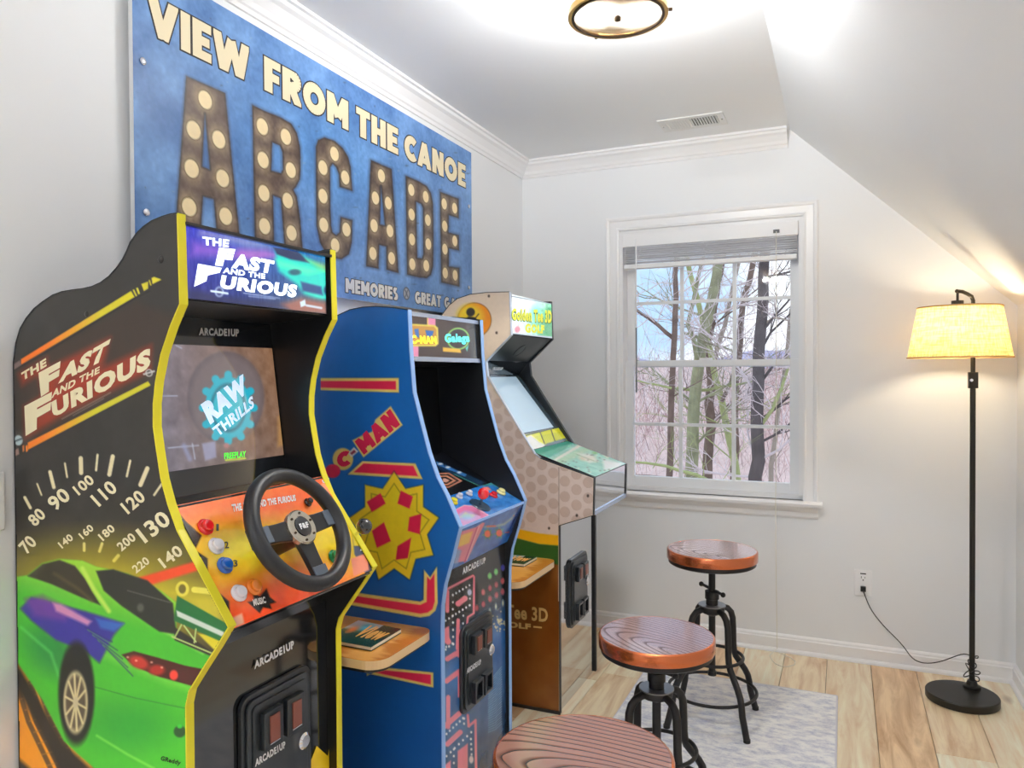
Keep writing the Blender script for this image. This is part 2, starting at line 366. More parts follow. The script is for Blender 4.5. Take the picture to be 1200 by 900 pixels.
# back wall with its window opening
OX0, OX1, OZ0, OZ1 = .535, 1.408, .715, 2.035
struct('wall_back', MB().box((-T, 0, -.1), (OX0, T, CZ+.1)).box((OX1, 0, -.1), (RX+T, T, CZ+.1)).box((OX0, 0, -.1), (OX1, T, OZ0)).box((OX0, 0, OZ1), (OX1, T, CZ+.1)), WALL)
# crown moulding
def sweep(prof, a, b, u, w_):
    """prof (p,q): point = along + u*p + w*q"""
    a = np.array(a, float); b = np.array(b, float); u = np.array(u, float); w_ = np.array(w_, float)
    P = [a+u*p+w_*q for p, q in prof]; return P, b-a
crown = [(0, 0), (.008, 0), (.012, .012), (.018, .016), (.024, .030), (.042, .052), (.056, .060), (.060, .070), (.070, .073), (.070, .083), (0, .083)]
P_, v_ = sweep(crown, (0, YB, CZ-.083), (0, 0, CZ-.083), (1, 0, 0), (0, 0, 1)); struct('trim_1', MB().prism(P_, v_), TRIM)
P_, v_ = sweep(crown, (0, 0, CZ-.083), (SLX-.01, 0, CZ-.083), (0, -1, 0), (0, 0, 1)); struct('trim_2', MB().prism(P_, v_), TRIM)
base = [(0, 0), (.014, 0), (.014, .062), (.010, .066), (.009, .074), (.004, .080), (0, .082)]
shoe = [(.014, 0), (.027, 0), (.026, .008), (.022, .014), (.014, .018)]
for nm, a, b, u in (('baseboard_back', (0, 0, 0), (RX, 0, 0), (0, -1, 0)), ('baseboard_right', (RX, YB, 0), (RX, 0, 0), (-1, 0, 0)), ('baseboard_left', (0, YB, 0), (0, 0, 0), (1, 0, 0)), ('baseboard_rear', (0, YB, 0), (RX, YB, 0), (0, 1, 0))):
    P_, v_ = sweep(base, a, b, u, (0, 0, 1)); bo = struct(nm, MB().prism(P_, v_), TRIM)
    P_, v_ = sweep(shoe, a, b, u, (0, 0, 1)); MB().prism(P_, v_).build('shoe_moulding', TRIM, bo)
# ---- floor of single boards
fl = MB().box((-T, YB-T, -.12), (RX+T, T, -.014)); fl = struct('floor', fl, mat('subfloor', (90, 70, 50), .8))
def plank_mat(i, c1, c2):
    name = 'oak_%d' % i
    m = bpy.data.materials.new(name); m.use_nodes = True; n = m.node_tree; b = n.nodes['Principled BSDF']
    t = n.nodes.new('ShaderNodeTexCoord'); oi = n.nodes.new('ShaderNodeObjectInfo')
    ad = n.nodes.new('ShaderNodeVectorMath'); ad.operation = 'ADD'; n.links.new(t.outputs['Object'], ad.inputs[0])
    sc = n.nodes.new('ShaderNodeVectorMath'); sc.operation = 'SCALE'; sc.inputs['Scale'].default_value = 37.
    n.links.new(oi.outputs['Location'], sc.inputs[0]); n.links.new(sc.outputs[0], ad.inputs[1])
    mp = n.nodes.new('ShaderNodeMapping'); mp.inputs['Scale'].default_value = (9, 1.1, 1); n.links.new(ad.outputs[0], mp.inputs[0])
    z = n.nodes.new('ShaderNodeTexNoise'); z.inputs['Scale'].default_value = 2.2; z.inputs['Detail'].default_value = 9; z.inputs['Distortion'].default_value = .7; z.inputs['Roughness'].default_value = .62
    n.links.new(mp.outputs[0], z.inputs['Vector'])
    r = n.nodes.new('ShaderNodeValToRGB'); e = r.color_ramp.elements
    e[0].position = .33; e[0].color = (*alb(c1), 1); e[1].position = .62; e[1].color = (*alb(c2), 1)
    n.links.new(z.outputs['Fac'], r.inputs[0])
    # knots
    mp2 = n.nodes.new('ShaderNodeMapping'); mp2.inputs['Scale'].default_value = (6, 2.6, 1); n.links.new(ad.outputs[0], mp2.inputs[0])
    vo = n.nodes.new('ShaderNodeTexVoronoi'); vo.inputs['Scale'].default_value = .9; n.links.new(mp2.outputs[0], vo.inputs['Vector'])
    kr = n.nodes.new('ShaderNodeValToRGB'); kr.color_ramp.elements[0].position = .03; kr.color_ramp.elements[0].color = (.35, .25, .18, 1); kr.color_ramp.elements[1].position = .14; kr.color_ramp.elements[1].color = (1, 1, 1, 1)
    n.links.new(vo.outputs['Distance'], kr.inputs[0])
    mx = n.nodes.new('ShaderNodeMixRGB'); mx.blend_type = 'MULTIPLY'; mx.inputs[0].default_value = .8
    n.links.new(r.outputs[0], mx.inputs[1]); n.links.new(kr.outputs[0], mx.inputs[2]); n.links.new(mx.outputs[0], b.inputs['Base Color'])
    b.inputs['Roughness'].default_value = .3; b.inputs['Coat Weight'].default_value = .45; b.inputs['Coat Roughness'].default_value = .15
    return m
OAK = [plank_mat(0, (198, 160, 118), (240, 218, 184)), plank_mat(1, (208, 176, 138), (244, 226, 196)), plank_mat(2, (184, 142, 98), (230, 200, 158)), plank_mat(3, (218, 190, 154), (246, 232, 208))]
PW = .1795; x = 1.692-PW*10
meshes = {}
row = 0
while x < RX-.001:
    x0 = max(x, 0.); x1 = min(x+PW, RX)
    if x1-x0 > .01:
        y = .0; y1 = 0.; first = True
        while y > YB:
            L = (random.uniform(.5, 1.25) if first else 1.22); first = False
            ya = max(YB, y-L); key = (round(x1-x0, 3), round(y-ya, 2), row % 4 if random.random() < .5 else random.randrange(4))
            hw, hl = (x1-x0)/2-.0008, (y-ya)/2-.0008
            if key not in meshes:
                mb = MB(); b_ = .0016
                V = [(-hw, -hl, -.013), (hw, -hl, -.013), (hw, hl, -.013), (-hw, hl, -.013), (-hw, -hl, -b_), (hw, -hl, -b_), (hw, hl, -b_), (-hw, hl, -b_),
                     (-hw+b_, -hl+b_, 0), (hw-b_, -hl+b_, 0), (hw-b_, hl-b_, 0), (-hw+b_, hl-b_, 0)]
                me = bpy.data.meshes.new('plank'); me.from_pydata(V, [], [(0, 1, 5, 4), (1, 2, 6, 5), (2, 3, 7, 6), (3, 0, 4, 7), (4, 5, 9, 8), (5, 6, 10, 9), (6, 7, 11, 10), (7, 4, 8, 11), (8, 9, 10, 11), (0, 3, 2, 1)])
                me.materials.append(OAK[key[2]]); meshes[key] = me
            o = bpy.data.objects.new('plank', meshes[key]); COL.objects.link(o); o.parent = fl; o.location = ((x0+x1)/2, (y+ya)/2, 0)
            y = ya
    x += PW; row += 1
# ---- window 1: casing, stool, jambs, two sashes with muntins and panes
win = struct('window_1', MB().box((OX0, .001, OZ0+.022), (OX0+.018, T-.001, OZ1)).box((OX1-.018, .001, OZ0+.022), (OX1, T-.001, OZ1)).box((OX0+.018, .001, OZ1-.018), (OX1-.018, T-.001, OZ1)).box((OX0, .035, OZ0), (OX1, T+.02, OZ0+.022)), TRIM)
cas = MB(); cw = .066
cprof = [(0, 0), (.012, 0), (.014, .010), (.011, .014), (.013, .045), (.018, .050), (.020, .060), (.018, cw), (0, cw)]
def cas_piece(a, b, out):
    out = np.array(out, float); a = np.array(a, float); b = np.array(b, float); d = (b-a)/np.linalg.norm(b-a)
    n = len(cprof); A = [a+np.array([0, -1, 0])*p+out*q-d*q for p, q in cprof]; B = [b+np.array([0, -1, 0])*p+out*q+d*q for p, q in cprof]
    return A+B, [list(range(n))[::-1], list(range(n, 2*n))]+[(i, (i+1) % n, n+(i+1) % n, n+i) for i in range(n)]
for a, b, out in (((OX0, 0, OZ1), (OX1, 0, OZ1), (0, 0, 1)),):
    V, Fs = cas_piece(a, b, out); cas.add(V, Fs)
for a, b, out in (((OX0, 0, OZ0), (OX0, 0, OZ1), (-1, 0, 0)), ((OX1, 0, OZ0), (OX1, 0, OZ1), (1, 0, 0))):
    V, Fs = cas_piece(a, b, out)
    V = [np.array([p[0], p[1], max(p[2], OZ0-.01)]) for p in V]; cas.add(V, Fs)
cas.build('window_casing', TRIM, win)
MB().prism([(OX0-.085, -.052, OZ0-.022), (OX0-.085, .03, OZ0-.022), (OX0-.085, .03, OZ0), (OX0-.085, -.046, OZ0), (OX0-.085, -.056, OZ0-.008)], (OX1-OX0+.17, 0, 0)).build('window_sill', TRIM, win)
MB().prism([(OX0-.066, -.006, OZ0-.082), (OX0-.066, 0, OZ0-.082), (OX0-.066, 0, OZ0-.022), (OX0-.066, -.034, OZ0-.022), (OX0-.066, -.028, OZ0-.034), (OX0-.066, -.014, OZ0-.052), (OX0-.066, -.012, OZ0-.072)], (OX1-OX0+.132, 0, 0)).build('window_apron', TRIM, win)
MZ = oY(725, 428, .06)[2]
VIN = mat('window_vinyl', (238, 240, 244), .3, k=1.0)
PANE = glass_mat('window_glass')
MUX = [oY(798, 400, .07)[0], oY(860, 400, .07)[0]]
def sash(name, z0, z1, y, st, rb, rt, mz, lab=None):
    x0, x1 = OX0+.018, OX1-.018
    s_ = MB().box((x0, y, z0), (x0+st, y+.035, z1)).box((x1-st, y, z0), (x1, y+.035, z1)).box((x0+st, y, z0), (x1-st, y+.035, z0+rb)).box((x0+st, y, z1-rt), (x1-st, y+.035, z1))
    s_ = s_.build('sash', VIN, win, bevel=.002)
    for mx_ in MUX: MB().box((mx_-.009, y+.008, z0+rb), (mx_+.009, y+.026, z1-rt)).build('muntin', VIN, s_)
    MB().box((x0+st, y+.009, mz-.008), (x1-st, y+.025, mz+.008)).build('muntin', VIN, s_)
    xs = [x0+st, MUX[0], MUX[1], x1-st]; zs = [z0+rb, mz, z1-rt]
    for i in range(3):
        for j in range(2):
            a = .009 if i else 0; b = .009 if i < 2 else 0
            MB().box((xs[i]+a, y+.015, zs[j]+(.008 if j else 0)), (xs[i+1]-b, y+.018, zs[j+1]-(.0 if j else .008))).build('pane', PANE, s_)
sash('lower', OZ0+.022, MZ+.022, .045, .042, .048, .03, oY(830, 498.5, .06)[2])
sash('upper', MZ-.012, OZ1-.018, .085, .042, .03, .04, oY(830, 352.5, .1)[2])
MB().box((.93, .03, MZ+.02), (.99, .06, MZ+.032)).build('sash_lock', VIN, win)
# ---- blind
bl = thing('window_blind', 'white slatted blind pulled up to the top of the window', 'blind', ((OX0+OX1)/2, .02, 1.9))
BLM = mat('blind_white', (242, 242, 244), .4, k=1.0); bx0, bx1 = OX0+.022, OX1-.022
zt = OZ1-.02
MB().box((bx0-.003, -.012, zt-.066), (bx1+.003, -.004, zt)).build('valance', BLM, bl, bevel=.002)
MB().box((bx0, .0, zt-.045), (bx1, .038, zt-.004)).build('headrail', BLM, bl)
zc = zt-.060
for i in range(9):
    z_ = zc-i*.0104; t_ = random.uniform(-.0015, .0015)
    MB().prism([(bx0+.004, -.010, z_+t_), (bx0+.004, .014, z_+.0035), (bx0+.004, .038, z_-t_), (bx0+.004, .038, z_-.002-t_), (bx0+.004, .014, z_+.0015), (bx0+.004, -.010, z_-.002+t_)], (bx1-bx0-.008, 0, 0)).build('slat', BLM, bl)
zb = zc-9*.0104
MB().box((bx0+.004, -.008, zb-.022), (bx1-.004, .036, zb)).build('bottom_rail', BLM, bl, bevel=.003)
for xx in (OX0+.115, .967, OX1-.115):
    lc = MB()
    for k in range(5): lc.tube([(xx+random.uniform(-.012, .012), -.014, zt-.07-k*.014), (xx+random.uniform(-.02, .02), -.020, zt-.078-k*.015), (xx+random.uniform(-.012, .012), -.013, zt-.086-k*.015)], .0012, 5)
    lc.build('ladder_cord', BLM, bl)
wx = oY(745.5, 380, -.02)[0]
MB().tube([(wx, -.018, zt-.03), (wx, -.018, oY(745.5, 384, -.02)[2])], .0035, 8).tube([(wx, -.018, oY(745.5, 384, -.02)[2]), (wx, -.018, oY(745.5, 460, -.02)[2])], .0042, 8, mi=1).build('tilt_wand', [BLM, mat('wand_grey', (120, 122, 128), .3)], bl)
cx_ = OX1-.115
MB().box((cx_-.014, -.016, zt-.052), (cx_+.014, -.008, zt-.036)).build('cord_lock', mat('dark_grey_metal', (70, 70, 74), .4), bl)
pts = [(cx_, -.02, zt-.045), (cx_, -.022, 1.6), (cx_, -.022, 1.0), (cx_, -.064, .715), (cx_, -.05, .5), (cx_+.002, -.032, .2), (cx_+.004, -.034, .02)]
q1 = [oZ(*p, .006) for p in ((902, 768), (905, 774), (909, 778), (916, 781), (924, 781), (931, 779), (932, 775), (927, 771), (918, 767), (913, 765))]
MB().tube(pts+q1, .0017, 6).build('pull_cord', mat('cord_white', (225, 222, 210), .7, k=1.0), bl)
# ---- ceiling air vent
vt = thing('ceiling_vent', 'white louvred air vent in the ceiling near the back wall', 'vent', (.96, -.3, CZ))
vx0, vx1, vy0, vy1 = .815, 1.102, -.385, -.215
VM = mat('vent_white', (232, 232, 232), .4, k=1.0)
MB().box((vx0, vy0, CZ-.006), (vx1, vy0+.03, CZ)).box((vx0, vy1-.03, CZ-.006), (vx1, vy1, CZ)).box((vx0, vy0+.03, CZ-.006), (vx0+.03, vy1-.03, CZ)).box((vx1-.03, vy0+.03, CZ-.006), (vx1, vy1-.03, CZ)).build('frame', VM, vt, bevel=.002)
MB().box((vx0+.03, vy0+.03, CZ-.0012), (vx1-.03, vy1-.03, CZ-.0002)).build('backing', mat('vent_dark', (46, 46, 48), .8), vt)
ns = 19; dx = (vx1-vx0-.06)/ns
for i in range(ns):
    xx = vx0+.03+dx*(i+.5); tl = -.0035 if i < ns//2 else .0035
    MB().prism([(xx-.0022-tl, vy0+.028, CZ-.0015), (xx+.0022-tl, vy0+.028, CZ-.0015), (xx+.0022+tl, vy0+.028, CZ-.0068), (xx-.0022+tl, vy0+.028, CZ-.0068)], (0, vy1-vy0-.056, 0)).build('slat', VM, vt)
for xx in (vx0+.014, vx1-.014): MB().cyl((xx, -.3, CZ-.0075), (xx, -.3, CZ-.004), .004, 10).build('screw', mat('dark_grey_metal'), vt)
# ---- ceiling lights
BR = mat('brass', (196, 160, 96), .25, 1.0); CG = glass_mat('lamp_glass', (1., .99, .97), frost=.16); DKB = mat('bronze_dark', (70, 56, 42), .35, .9)
EM = bpy.data.materials.new('bulb_glow'); EM.use_nodes = True; _b = EM.node_tree.nodes['Principled BSDF']
_b.inputs['Base Color'].default_value = (.8, .8, .8, 1); _b.inputs['Emission Color'].default_value = (.95, .975, 1, 1)
BR_R = .028; BULB_AREA = 4*math.pi*BR_R**2
_b.inputs['Emission Strength'].default_value = BULB_POWER/(math.pi*BULB_AREA)
def ceiling_light(c, r, label, EM=EM):
    z0 = c[2]; h = CZ-z0; x, y = c[0], c[1]
    t = thing('ceiling_light', label, 'ceiling light', (x, y, CZ))
    MB().lathe([(.001, h), (r*.62, h), (r*.62, h-.014), (r*.55, h-.02), (.001, h-.02)], (x, y, z0), n=40).build('canopy', BR, t)
    MB().lathe([(.001, h-.026), (r*.96, h-.026), (r*.96, h-.036), (r*1.02, h-.036), (r*1.02, h-.018), (.001, h-.018)], (x, y, z0), n=48).add([], []).build('top_ring', BR, t)
    ring = MB(); k = 48
    def hoop(mb, ri, ro, za, zb_, mi=0):
        V = []; Fs = []
        for i in range(k):
            a = 2*math.pi*i/k
            for rr, zz in ((ri, za), (ro, za), (ro, zb_), (ri, zb_)): V.append((x+rr*math.cos(a), y+rr*math.sin(a), zz))
        for i in range(k):
            j = (i+1) % k
            for q in range(4): Fs.append((i*4+q, i*4+(q+1) % 4, j*4+(q+1) % 4, j*4+q))
        mb.add(V, Fs, mi, True)
    hoop(ring, r*.95, r*1.03, z0, z0+.016); hoop(ring, r*.90, r*.955, z0-.002, z0+.004, 1)
    ring.build('bottom_ring', [BR, DKB], t)
    g = MB(); hoop(g, r*.955, r*.975, z0+.016, z0+h-.034); g.build('glass_drum', CG, t)
    MB().lathe([(.001, .004), (r*.95, .004), (r*.95, .008), (.001, .008)], (x, y, z0), n=40).build('glass_bottom', CG, t)
    MB().lathe([(.012, 0), (.012, h-.06), (.03, h-.05), (.03, h-.018)], (x, y, z0+.012), n=20).build('socket_stem', BR, t)
    MB().lathe([(.001, -.012), (.009, -.008), (.012, 0), (.004, .006)], (x, y, z0-.002), n=16).build('finial', DKB, t)
    for a in (.2, .2+2.094, .2+4.189):
        MB().cyl((x+r*1.03*math.cos(a), y+r*1.03*math.sin(a), z0+.006), (x+r*1.11*math.cos(a), y+r*1.11*math.sin(a), z0+.006), .005, 10).build('knob', DKB, t)
    for sgn in (-1, 1):
        dxx, dyy = .055*math.cos(.416)*sgn, .055*math.sin(.416)*sgn
        b = MB().ball((x+dxx, y+dyy, z0+.040), BR_R, 16, sq=1.25).build('bulb', EM, t)
        MB().cyl((x+dxx, y+dyy, z0+.07), (x+dxx, y+dyy, z0+h-.02), .014, 14).build('socket', BR, t)
c0 = oZ(724, 20, 2.285); zc0 = float((c0-CAM) @ RM[2])
ceiling_light(c0, 56.5/F_PX*zc0, 'round brass and glass ceiling light with two lit bulbs')
EM2 = EM.copy(); EM2.name = 'rear_fill_glow'; EM2.node_tree.nodes['Principled BSDF'].inputs['Emission Strength'].default_value = REAR_FILL_POWER/(math.pi*BULB_AREA)
ceiling_light(np.array([.85, -4.75, 2.285]), 56.5/F_PX*zc0, 'added brass and glass ceiling light behind the viewer, filling the room', EM2)  # unseen fixture, added to light the room from behind the viewer
# ---- outlet, wall switch
ot = thing('wall_outlet', 'white wall outlet on the back wall with a black plug in it', 'outlet', (1.665, 0, .35))
a = oY(1000, 667, 0); b = oY(1023, 699, 0); PL = mat('plate_white', (244, 244, 246), .3, k=1.0)
ox, oz = (a[0]+b[0])/2, (a[2]+b[2])/2
MB().box((ox-.037, -.006, oz-.059), (ox+.037, 0, oz+.059)).build('plate', PL, ot, bevel=.003)
DK = mat('black_plastic', (22, 22, 24), .35)
for dz in (.022, -.022):
    rc = MB().lathe([(.001, 0), (.0165, 0), (.0165, .003), (.001, .003)], (ox, -.006, oz+dz), (0, -1, 0), 20).build('receptacle', PL, ot)
    MB().box((ox-.0085, -.0097, oz+dz), (ox-.0065, -.009, oz+dz+.009)).box((ox+.0065, -.0097, oz+dz+.001), (ox+.0085, -.009, oz+dz+.008)).box((ox-.0025, -.0097, oz+dz-.010), (ox+.0025, -.009, oz+dz-.005)).build('slot', DK, rc)
MB().box((ox-.012, -.0065, oz+.040), (ox+.012, -.0062, oz+.045)).build('nightlight_strip', DK, ot)
sw = thing('light_switch', 'white switch plate on the left wall beside the racing cabinet', 'switch', (0, -2.78, 1.06))
MB().box((0, -2.83, .998), (.007, -2.742, 1.118)).build('plate', PL, sw, bevel=.003)
MB().box((.007, -2.802, 1.025), (.010, -2.769, 1.091)).build('rocker', PL, sw, bevel=.001)

# ================================================================ OUTSIDE
BARK = [mat('bark_brown', (112, 96, 88), .9, noise=.7, nscale=6, bump=.6), mat('bark_moss', (142, 146, 116), .9, noise=.7, nscale=6, bump=.6), mat('bark_dark', (84, 78, 80), .9, noise=.7, nscale=6, bump=.6), mat('bark_pale', (160, 150, 140), .9, noise=.3, nscale=14), mat('moss_lime', (158, 168, 116), .95, noise=.3, nscale=10)]
TWP = mat('twig_pale', (206, 196, 200), .9)
gy = np.linspace(2.5, 60, 40); gx = np.linspace(-45, 25, 50); V = []; Fs = []
for yy in gy:
    for xx in gx: V.append((xx, yy, -3.2+4.9*((yy-2.5)/57.5)**.62+random.uniform(-.08, .08)*(yy/12)))
for i in range(len(gy)-1):
    for j in range(len(gx)-1):
        a = i*len(gx)+j; Fs.append((a, a+1, a+1+len(gx), a+len(gx)))
hm = mat('leaf_litter', (208, 186, 182), .95, noise=.28, nscale=1.7)
hl = MB().add(V, Fs, 0, True).build('hillside', hm); hl['kind'] = 'structure'
def jitter(pts, s_, n=3):
    P = [Vector(p) for p in pts]; out = [P[0]]
    for a, b in zip(P[:-1], P[1:]):
        L = (b-a).length
        for k in range(1, n+1):
            q = a.lerp(b, k/n); out.append(q+Vector([random.uniform(-1, 1)*s_*L for _ in range(3)])*(0 if k == n else 1))
    return out
def branchlets(mb, p, d, L, r, depth, mi):
    """a forking bare branch"""
    n = 4; pts = [p]; q = p; dd = d.copy()
    for i in range(n):
        dd = (dd+Vector((random.uniform(-1, 1), random.uniform(-.6, .6), random.uniform(-.7, .9)))*.28).normalized(); q = q+dd*L/n; pts.append(q)
    mb.tube(pts, [r*(1-.7*i/n) for i in range(n+1)], 5, mi, cap=False)
    if depth > 0:
        for i in range(1, n+1):
            for k in range(2 if depth > 1 else 2):
                if random.random() < .8:
                    nd = (dd+Vector((random.uniform(-1, 1), random.uniform(-.5, .5), random.uniform(-.8, 1))) *.9).normalized()
                    branchlets(mb, pts[i], nd, L*random.uniform(.4, .65), r*.45, depth-1, mi)
def tree(name, label, trunk_px, Y, wpx, mi, branches=(), nsub=9, extra=1.0):
    """trunk_px: from the ground up, photo positions on plane y = Y"""
    P = [oY(x, y, Y) for x, y in trunk_px]; b0 = P[0].copy(); b0[2] -= 1.6; P = [b0]+P
    top = P[-1]+(P[-1]-P[-2])/np.linalg.norm(P[-1]-P[-2])*1.2; P.append(top)
    zc_ = (P[1]-CAM) @ RM[2]; r0 = wpx/2/F_PX*zc_
    t = thing(name, label, 'tree', tuple(P[0]), 'bare trees outside the window')
    J = jitter(P, .03, 3); n = len(J)
    MB().tube(J, [r0*(1.08-.45*i/n) for i in range(n)], 10).build('trunk', BARK[mi], t)
    for bpts, bw, bm in branches:
        Q = [oY(x, y, Y+random.uniform(-.15, .25)) for x, y in bpts]; rb = bw/2/F_PX*zc_
        QJ = jitter(Q, .05, 2); mb = MB().tube(QJ, [rb*(1-.45*i/len(QJ)) for i in range(len(QJ))], 7, cap=True)
        for q in QJ[1:]:
            for _ in range(2):
                branchlets(mb, q, Vector((random.uniform(-1, 1), random.uniform(-.3, .3), random.uniform(-.4, 1))).normalized(), .5, rb*.3, 1, 1)
        mb.build('branch', [BARK[bm], TWP], t)
    tw = MB()
    for k in range(int(nsub*extra)):
        q = J[random.randrange(4, n)]
        branchlets(tw, q, Vector((random.choice([-1, 1])*random.uniform(.4, 1), random.uniform(-.4, .4), random.uniform(.1, .9))).normalized(), random.uniform(.7, 1.3), r0*.22, 2, k % 2)
    tw.build('twigs', [BARK[mi], TWP], t, kind='stuff')
    return t
tree('bare_tree', 'slim brown bare tree behind the left panes of the window', [(785, 580), (786, 520), (788, 440), (791, 370), (793, 300)], 6.0, 8, 0,
     [(((791, 398), (770, 380), (752, 368), (736, 357)), 5, 0), (((787, 455), (765, 450), (738, 445)), 3, 4)], 8)
tree('bare_tree', 'mossy bare tree forking behind the middle panes of the window', [(806, 580), (812, 500), (820, 420), (830, 372), (842, 300)], 7.0, 15, 1,
     [(((817, 420), (806, 380), (815, 340), (826, 296)), 6, 1), (((793, 455), (830, 457), (856, 452), (884, 446)), 4, 4), (((800, 390), (830, 402), (860, 412)), 4, 1)], 8)
tree('bare_tree', 'brown bare tree just right of the mossy forked one', [(828, 580), (831, 520), (834, 450), (829, 400), (838, 350), (846, 300)], 8.4, 12, 0,
     [(((836, 430), (850, 380), (868, 300)), 6, 3)], 8)
tree('bare_tree', 'green leaning bare tree at the centre of the lower panes', [(866, 580), (856, 520), (846, 470), (836, 430), (824, 380)], 7.8, 9, 4,
     [(((846, 470), (862, 430), (869, 395)), 5, 0)], 6)
tree('bare_tree', 'thick dark bare tree behind the right panes of the window', [(886, 580), (888, 520), (889, 440), (893, 370), (896, 300)], 6.6, 16, 2,
     [(((890, 450), (905, 430), (922, 415)), 4, 2), (((890, 500), (905, 480), (924, 430)), 5, 4), (((893, 380), (908, 372), (926, 376)), 3, 3)], 10)
tree('bare_tree', 'slender grey bare tree at the right edge of the window', [(902, 580), (906, 530), (912, 480), (922, 420), (930, 350)], 8.8, 6, 3, [], 7)
tree('bare_tree', 'grey bare tree leaning right between the mossy and dark trunks', [(860, 580), (861, 500), (862, 440), (868, 380), (884, 300)], 9.6, 9, 0, [], 7)
lb = MB()
lb.tube(jitter([oY(735, 541, 4.6), oY(780, 546, 4.6), oY(815, 556, 4.7), oY(850, 572, 4.8), oY(880, 596, 4.9)], .02, 2), [.011, .014, .016, .018, .02, .022, .024, .026, .028], 8)
for k in range(6): branchlets(lb, Vector(oY(745+k*20, 545+k*4, 4.7)), Vector((random.uniform(-1, 1), 0, .8)).normalized(), .5, .005, 1, 0)
tag(lb.build('fallen_branch', BARK[4]), 'lime green mossy branch crossing low behind the lower panes', 'branch')
br_ = MB()
for k in range(520):
    Y = random.uniform(11, 26); q = oY(random.uniform(715, 945), random.uniform(470, 620), Y)
    branchlets(br_, Vector(q), Vector((random.uniform(-.7, .7), random.uniform(-.3, .3), 1)).normalized(), random.uniform(.7, 1.5)*Y/12, .0028*Y/6, 1, random.choice([0, 0, 1, 2]))
tag(br_.build('brush', [mat('twig_pink', (196, 164, 162), .9), mat('twig_white', (224, 216, 220), .9), mat('twig_brown', (130, 104, 104), .9)]), 'tangle of bare pinkish twigs and brush on the slope outside', 'brush', kind='stuff')
# far ridge
V = []; n = 40
for i in range(n):
    xx = -90+120*i/(n-1); V.append((xx, 75, -4)); 
for i in range(n):
    xx = -90+120*i/(n-1); V.append((xx, 75, 3.6+1.2*math.sin(i*.45)+.4*math.sin(i*1.7)))
for i in range(n):
    xx = -90+120*i/(n-1); V.append((xx, 95, -4))
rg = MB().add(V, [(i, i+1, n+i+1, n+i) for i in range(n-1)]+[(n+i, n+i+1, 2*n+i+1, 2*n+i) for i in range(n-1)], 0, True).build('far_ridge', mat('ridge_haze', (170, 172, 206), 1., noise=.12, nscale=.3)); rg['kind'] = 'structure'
# ================================================================ WALL SIGN
INK = mat('ink_dark', (40, 34, 36), .6, k=1.0); CREAM = mat('ink_cream', (240, 226, 190), .45, k=1.0); CREAMW = mat('ink_white', (236, 234, 230), .45, k=1.0)
SX = .03; SY0, SY1, SZ0, SZ1 = -2.445, -.665, 1.572, 2.318
sg = thing('wall_sign', 'wide blue arcade sign with printed marquee-bulb letters high on the left wall', 'sign', (0, (SY0+SY1)/2, SZ0))
MB().box((.016, SY0, SZ0), (SX-.0006, SY1, SZ1)).build('board', mat('sign_edge', (205, 208, 212), .4, metal=.3), sg)
nu, nv = 640, 266
cv = Canvas.quad((SX, SY0, SZ1), (SX, SY1, SZ1), (SX, SY1, SZ0), (SX, SY0, SZ0), nu, nv)
cv.fill((92, 134, 190)); cv.noise(46, 40, 1); 
cv.c = cv.c + (cv.n*10)[..., None]*np.array([1., .9, .3])
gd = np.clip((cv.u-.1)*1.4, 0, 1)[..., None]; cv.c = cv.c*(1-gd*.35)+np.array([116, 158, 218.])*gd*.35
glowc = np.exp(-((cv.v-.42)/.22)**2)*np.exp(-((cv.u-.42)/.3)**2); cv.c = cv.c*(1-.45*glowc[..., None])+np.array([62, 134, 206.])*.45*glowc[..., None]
cv.noise(16, 4, 1); 
for _ in range(70):
    i = NPR.randint(cv.x.shape[0]); j = NPR.randint(cv.x.shape[1]); cv.ell(cv.x[i, j], cv.y[i, j], NPR.uniform(.6, 2.2), NPR.uniform(.4, 1), NPR.choice([60, 190])*np.array([.8, .9, 1.]), a=.5)
LET = [
 [[(218, 89), (264, 109), (281, 279), (254, 274), (250.4, 233.6), (238, 230), (235.5, 268), (206, 261)], [(240, 133), (246, 199), (237, 195)]],
 [[(295.4, 122.7), (310, 130), (328, 137), (341.5, 145), (348, 156), (351.6, 172), (352.3, 194), (351.6, 210), (347, 219), (343.8, 222.4), (347.8, 230), (351.6, 255), (355, 295.5), (333.6, 291.5), (329, 232.5), (320, 229), (321.3, 289), (298.8, 285)], [(319, 166.8), (328, 170.6), (331, 178.5), (331.4, 198.8), (329, 203), (318, 200)]],
 [[(370, 172), (373, 164), (380, 161), (392, 165), (402, 174), (408, 184), (411, 196), (413, 224), (398, 219), (397, 204), (394, 196), (390, 192), (387, 196), (387, 238), (388, 264), (389.5, 272), (394, 275.6), (398, 272), (399, 254), (413, 258), (412.4, 284), (409, 298), (400, 304), (390, 302), (382, 297), (375, 284), (371, 265)]],
 [[(434.5, 187.5), (459, 198), (467, 320), (453, 316), (452.6, 289), (444.4, 287), (443.6, 315), (429, 312)], [(446.4, 218), (451, 264), (445.4, 263)]],
 [[(475.4, 206), (490, 212), (500, 218), (505, 226), (507.6, 240), (508, 280), (507.6, 312), (505, 322), (500, 326), (490, 325), (477, 322)], [(487.6, 236.4), (493.6, 239), (495.6, 244), (496, 298), (494.4, 303), (489, 302)]],
 [[(515.4, 224.4), (537.6, 233), (537.6, 256), (526, 252), (525.6, 272.4), (537.6, 275.6), (538, 293.6), (526, 291), (526, 312), (538.4, 314), (538.4, 336), (517, 331)]]]
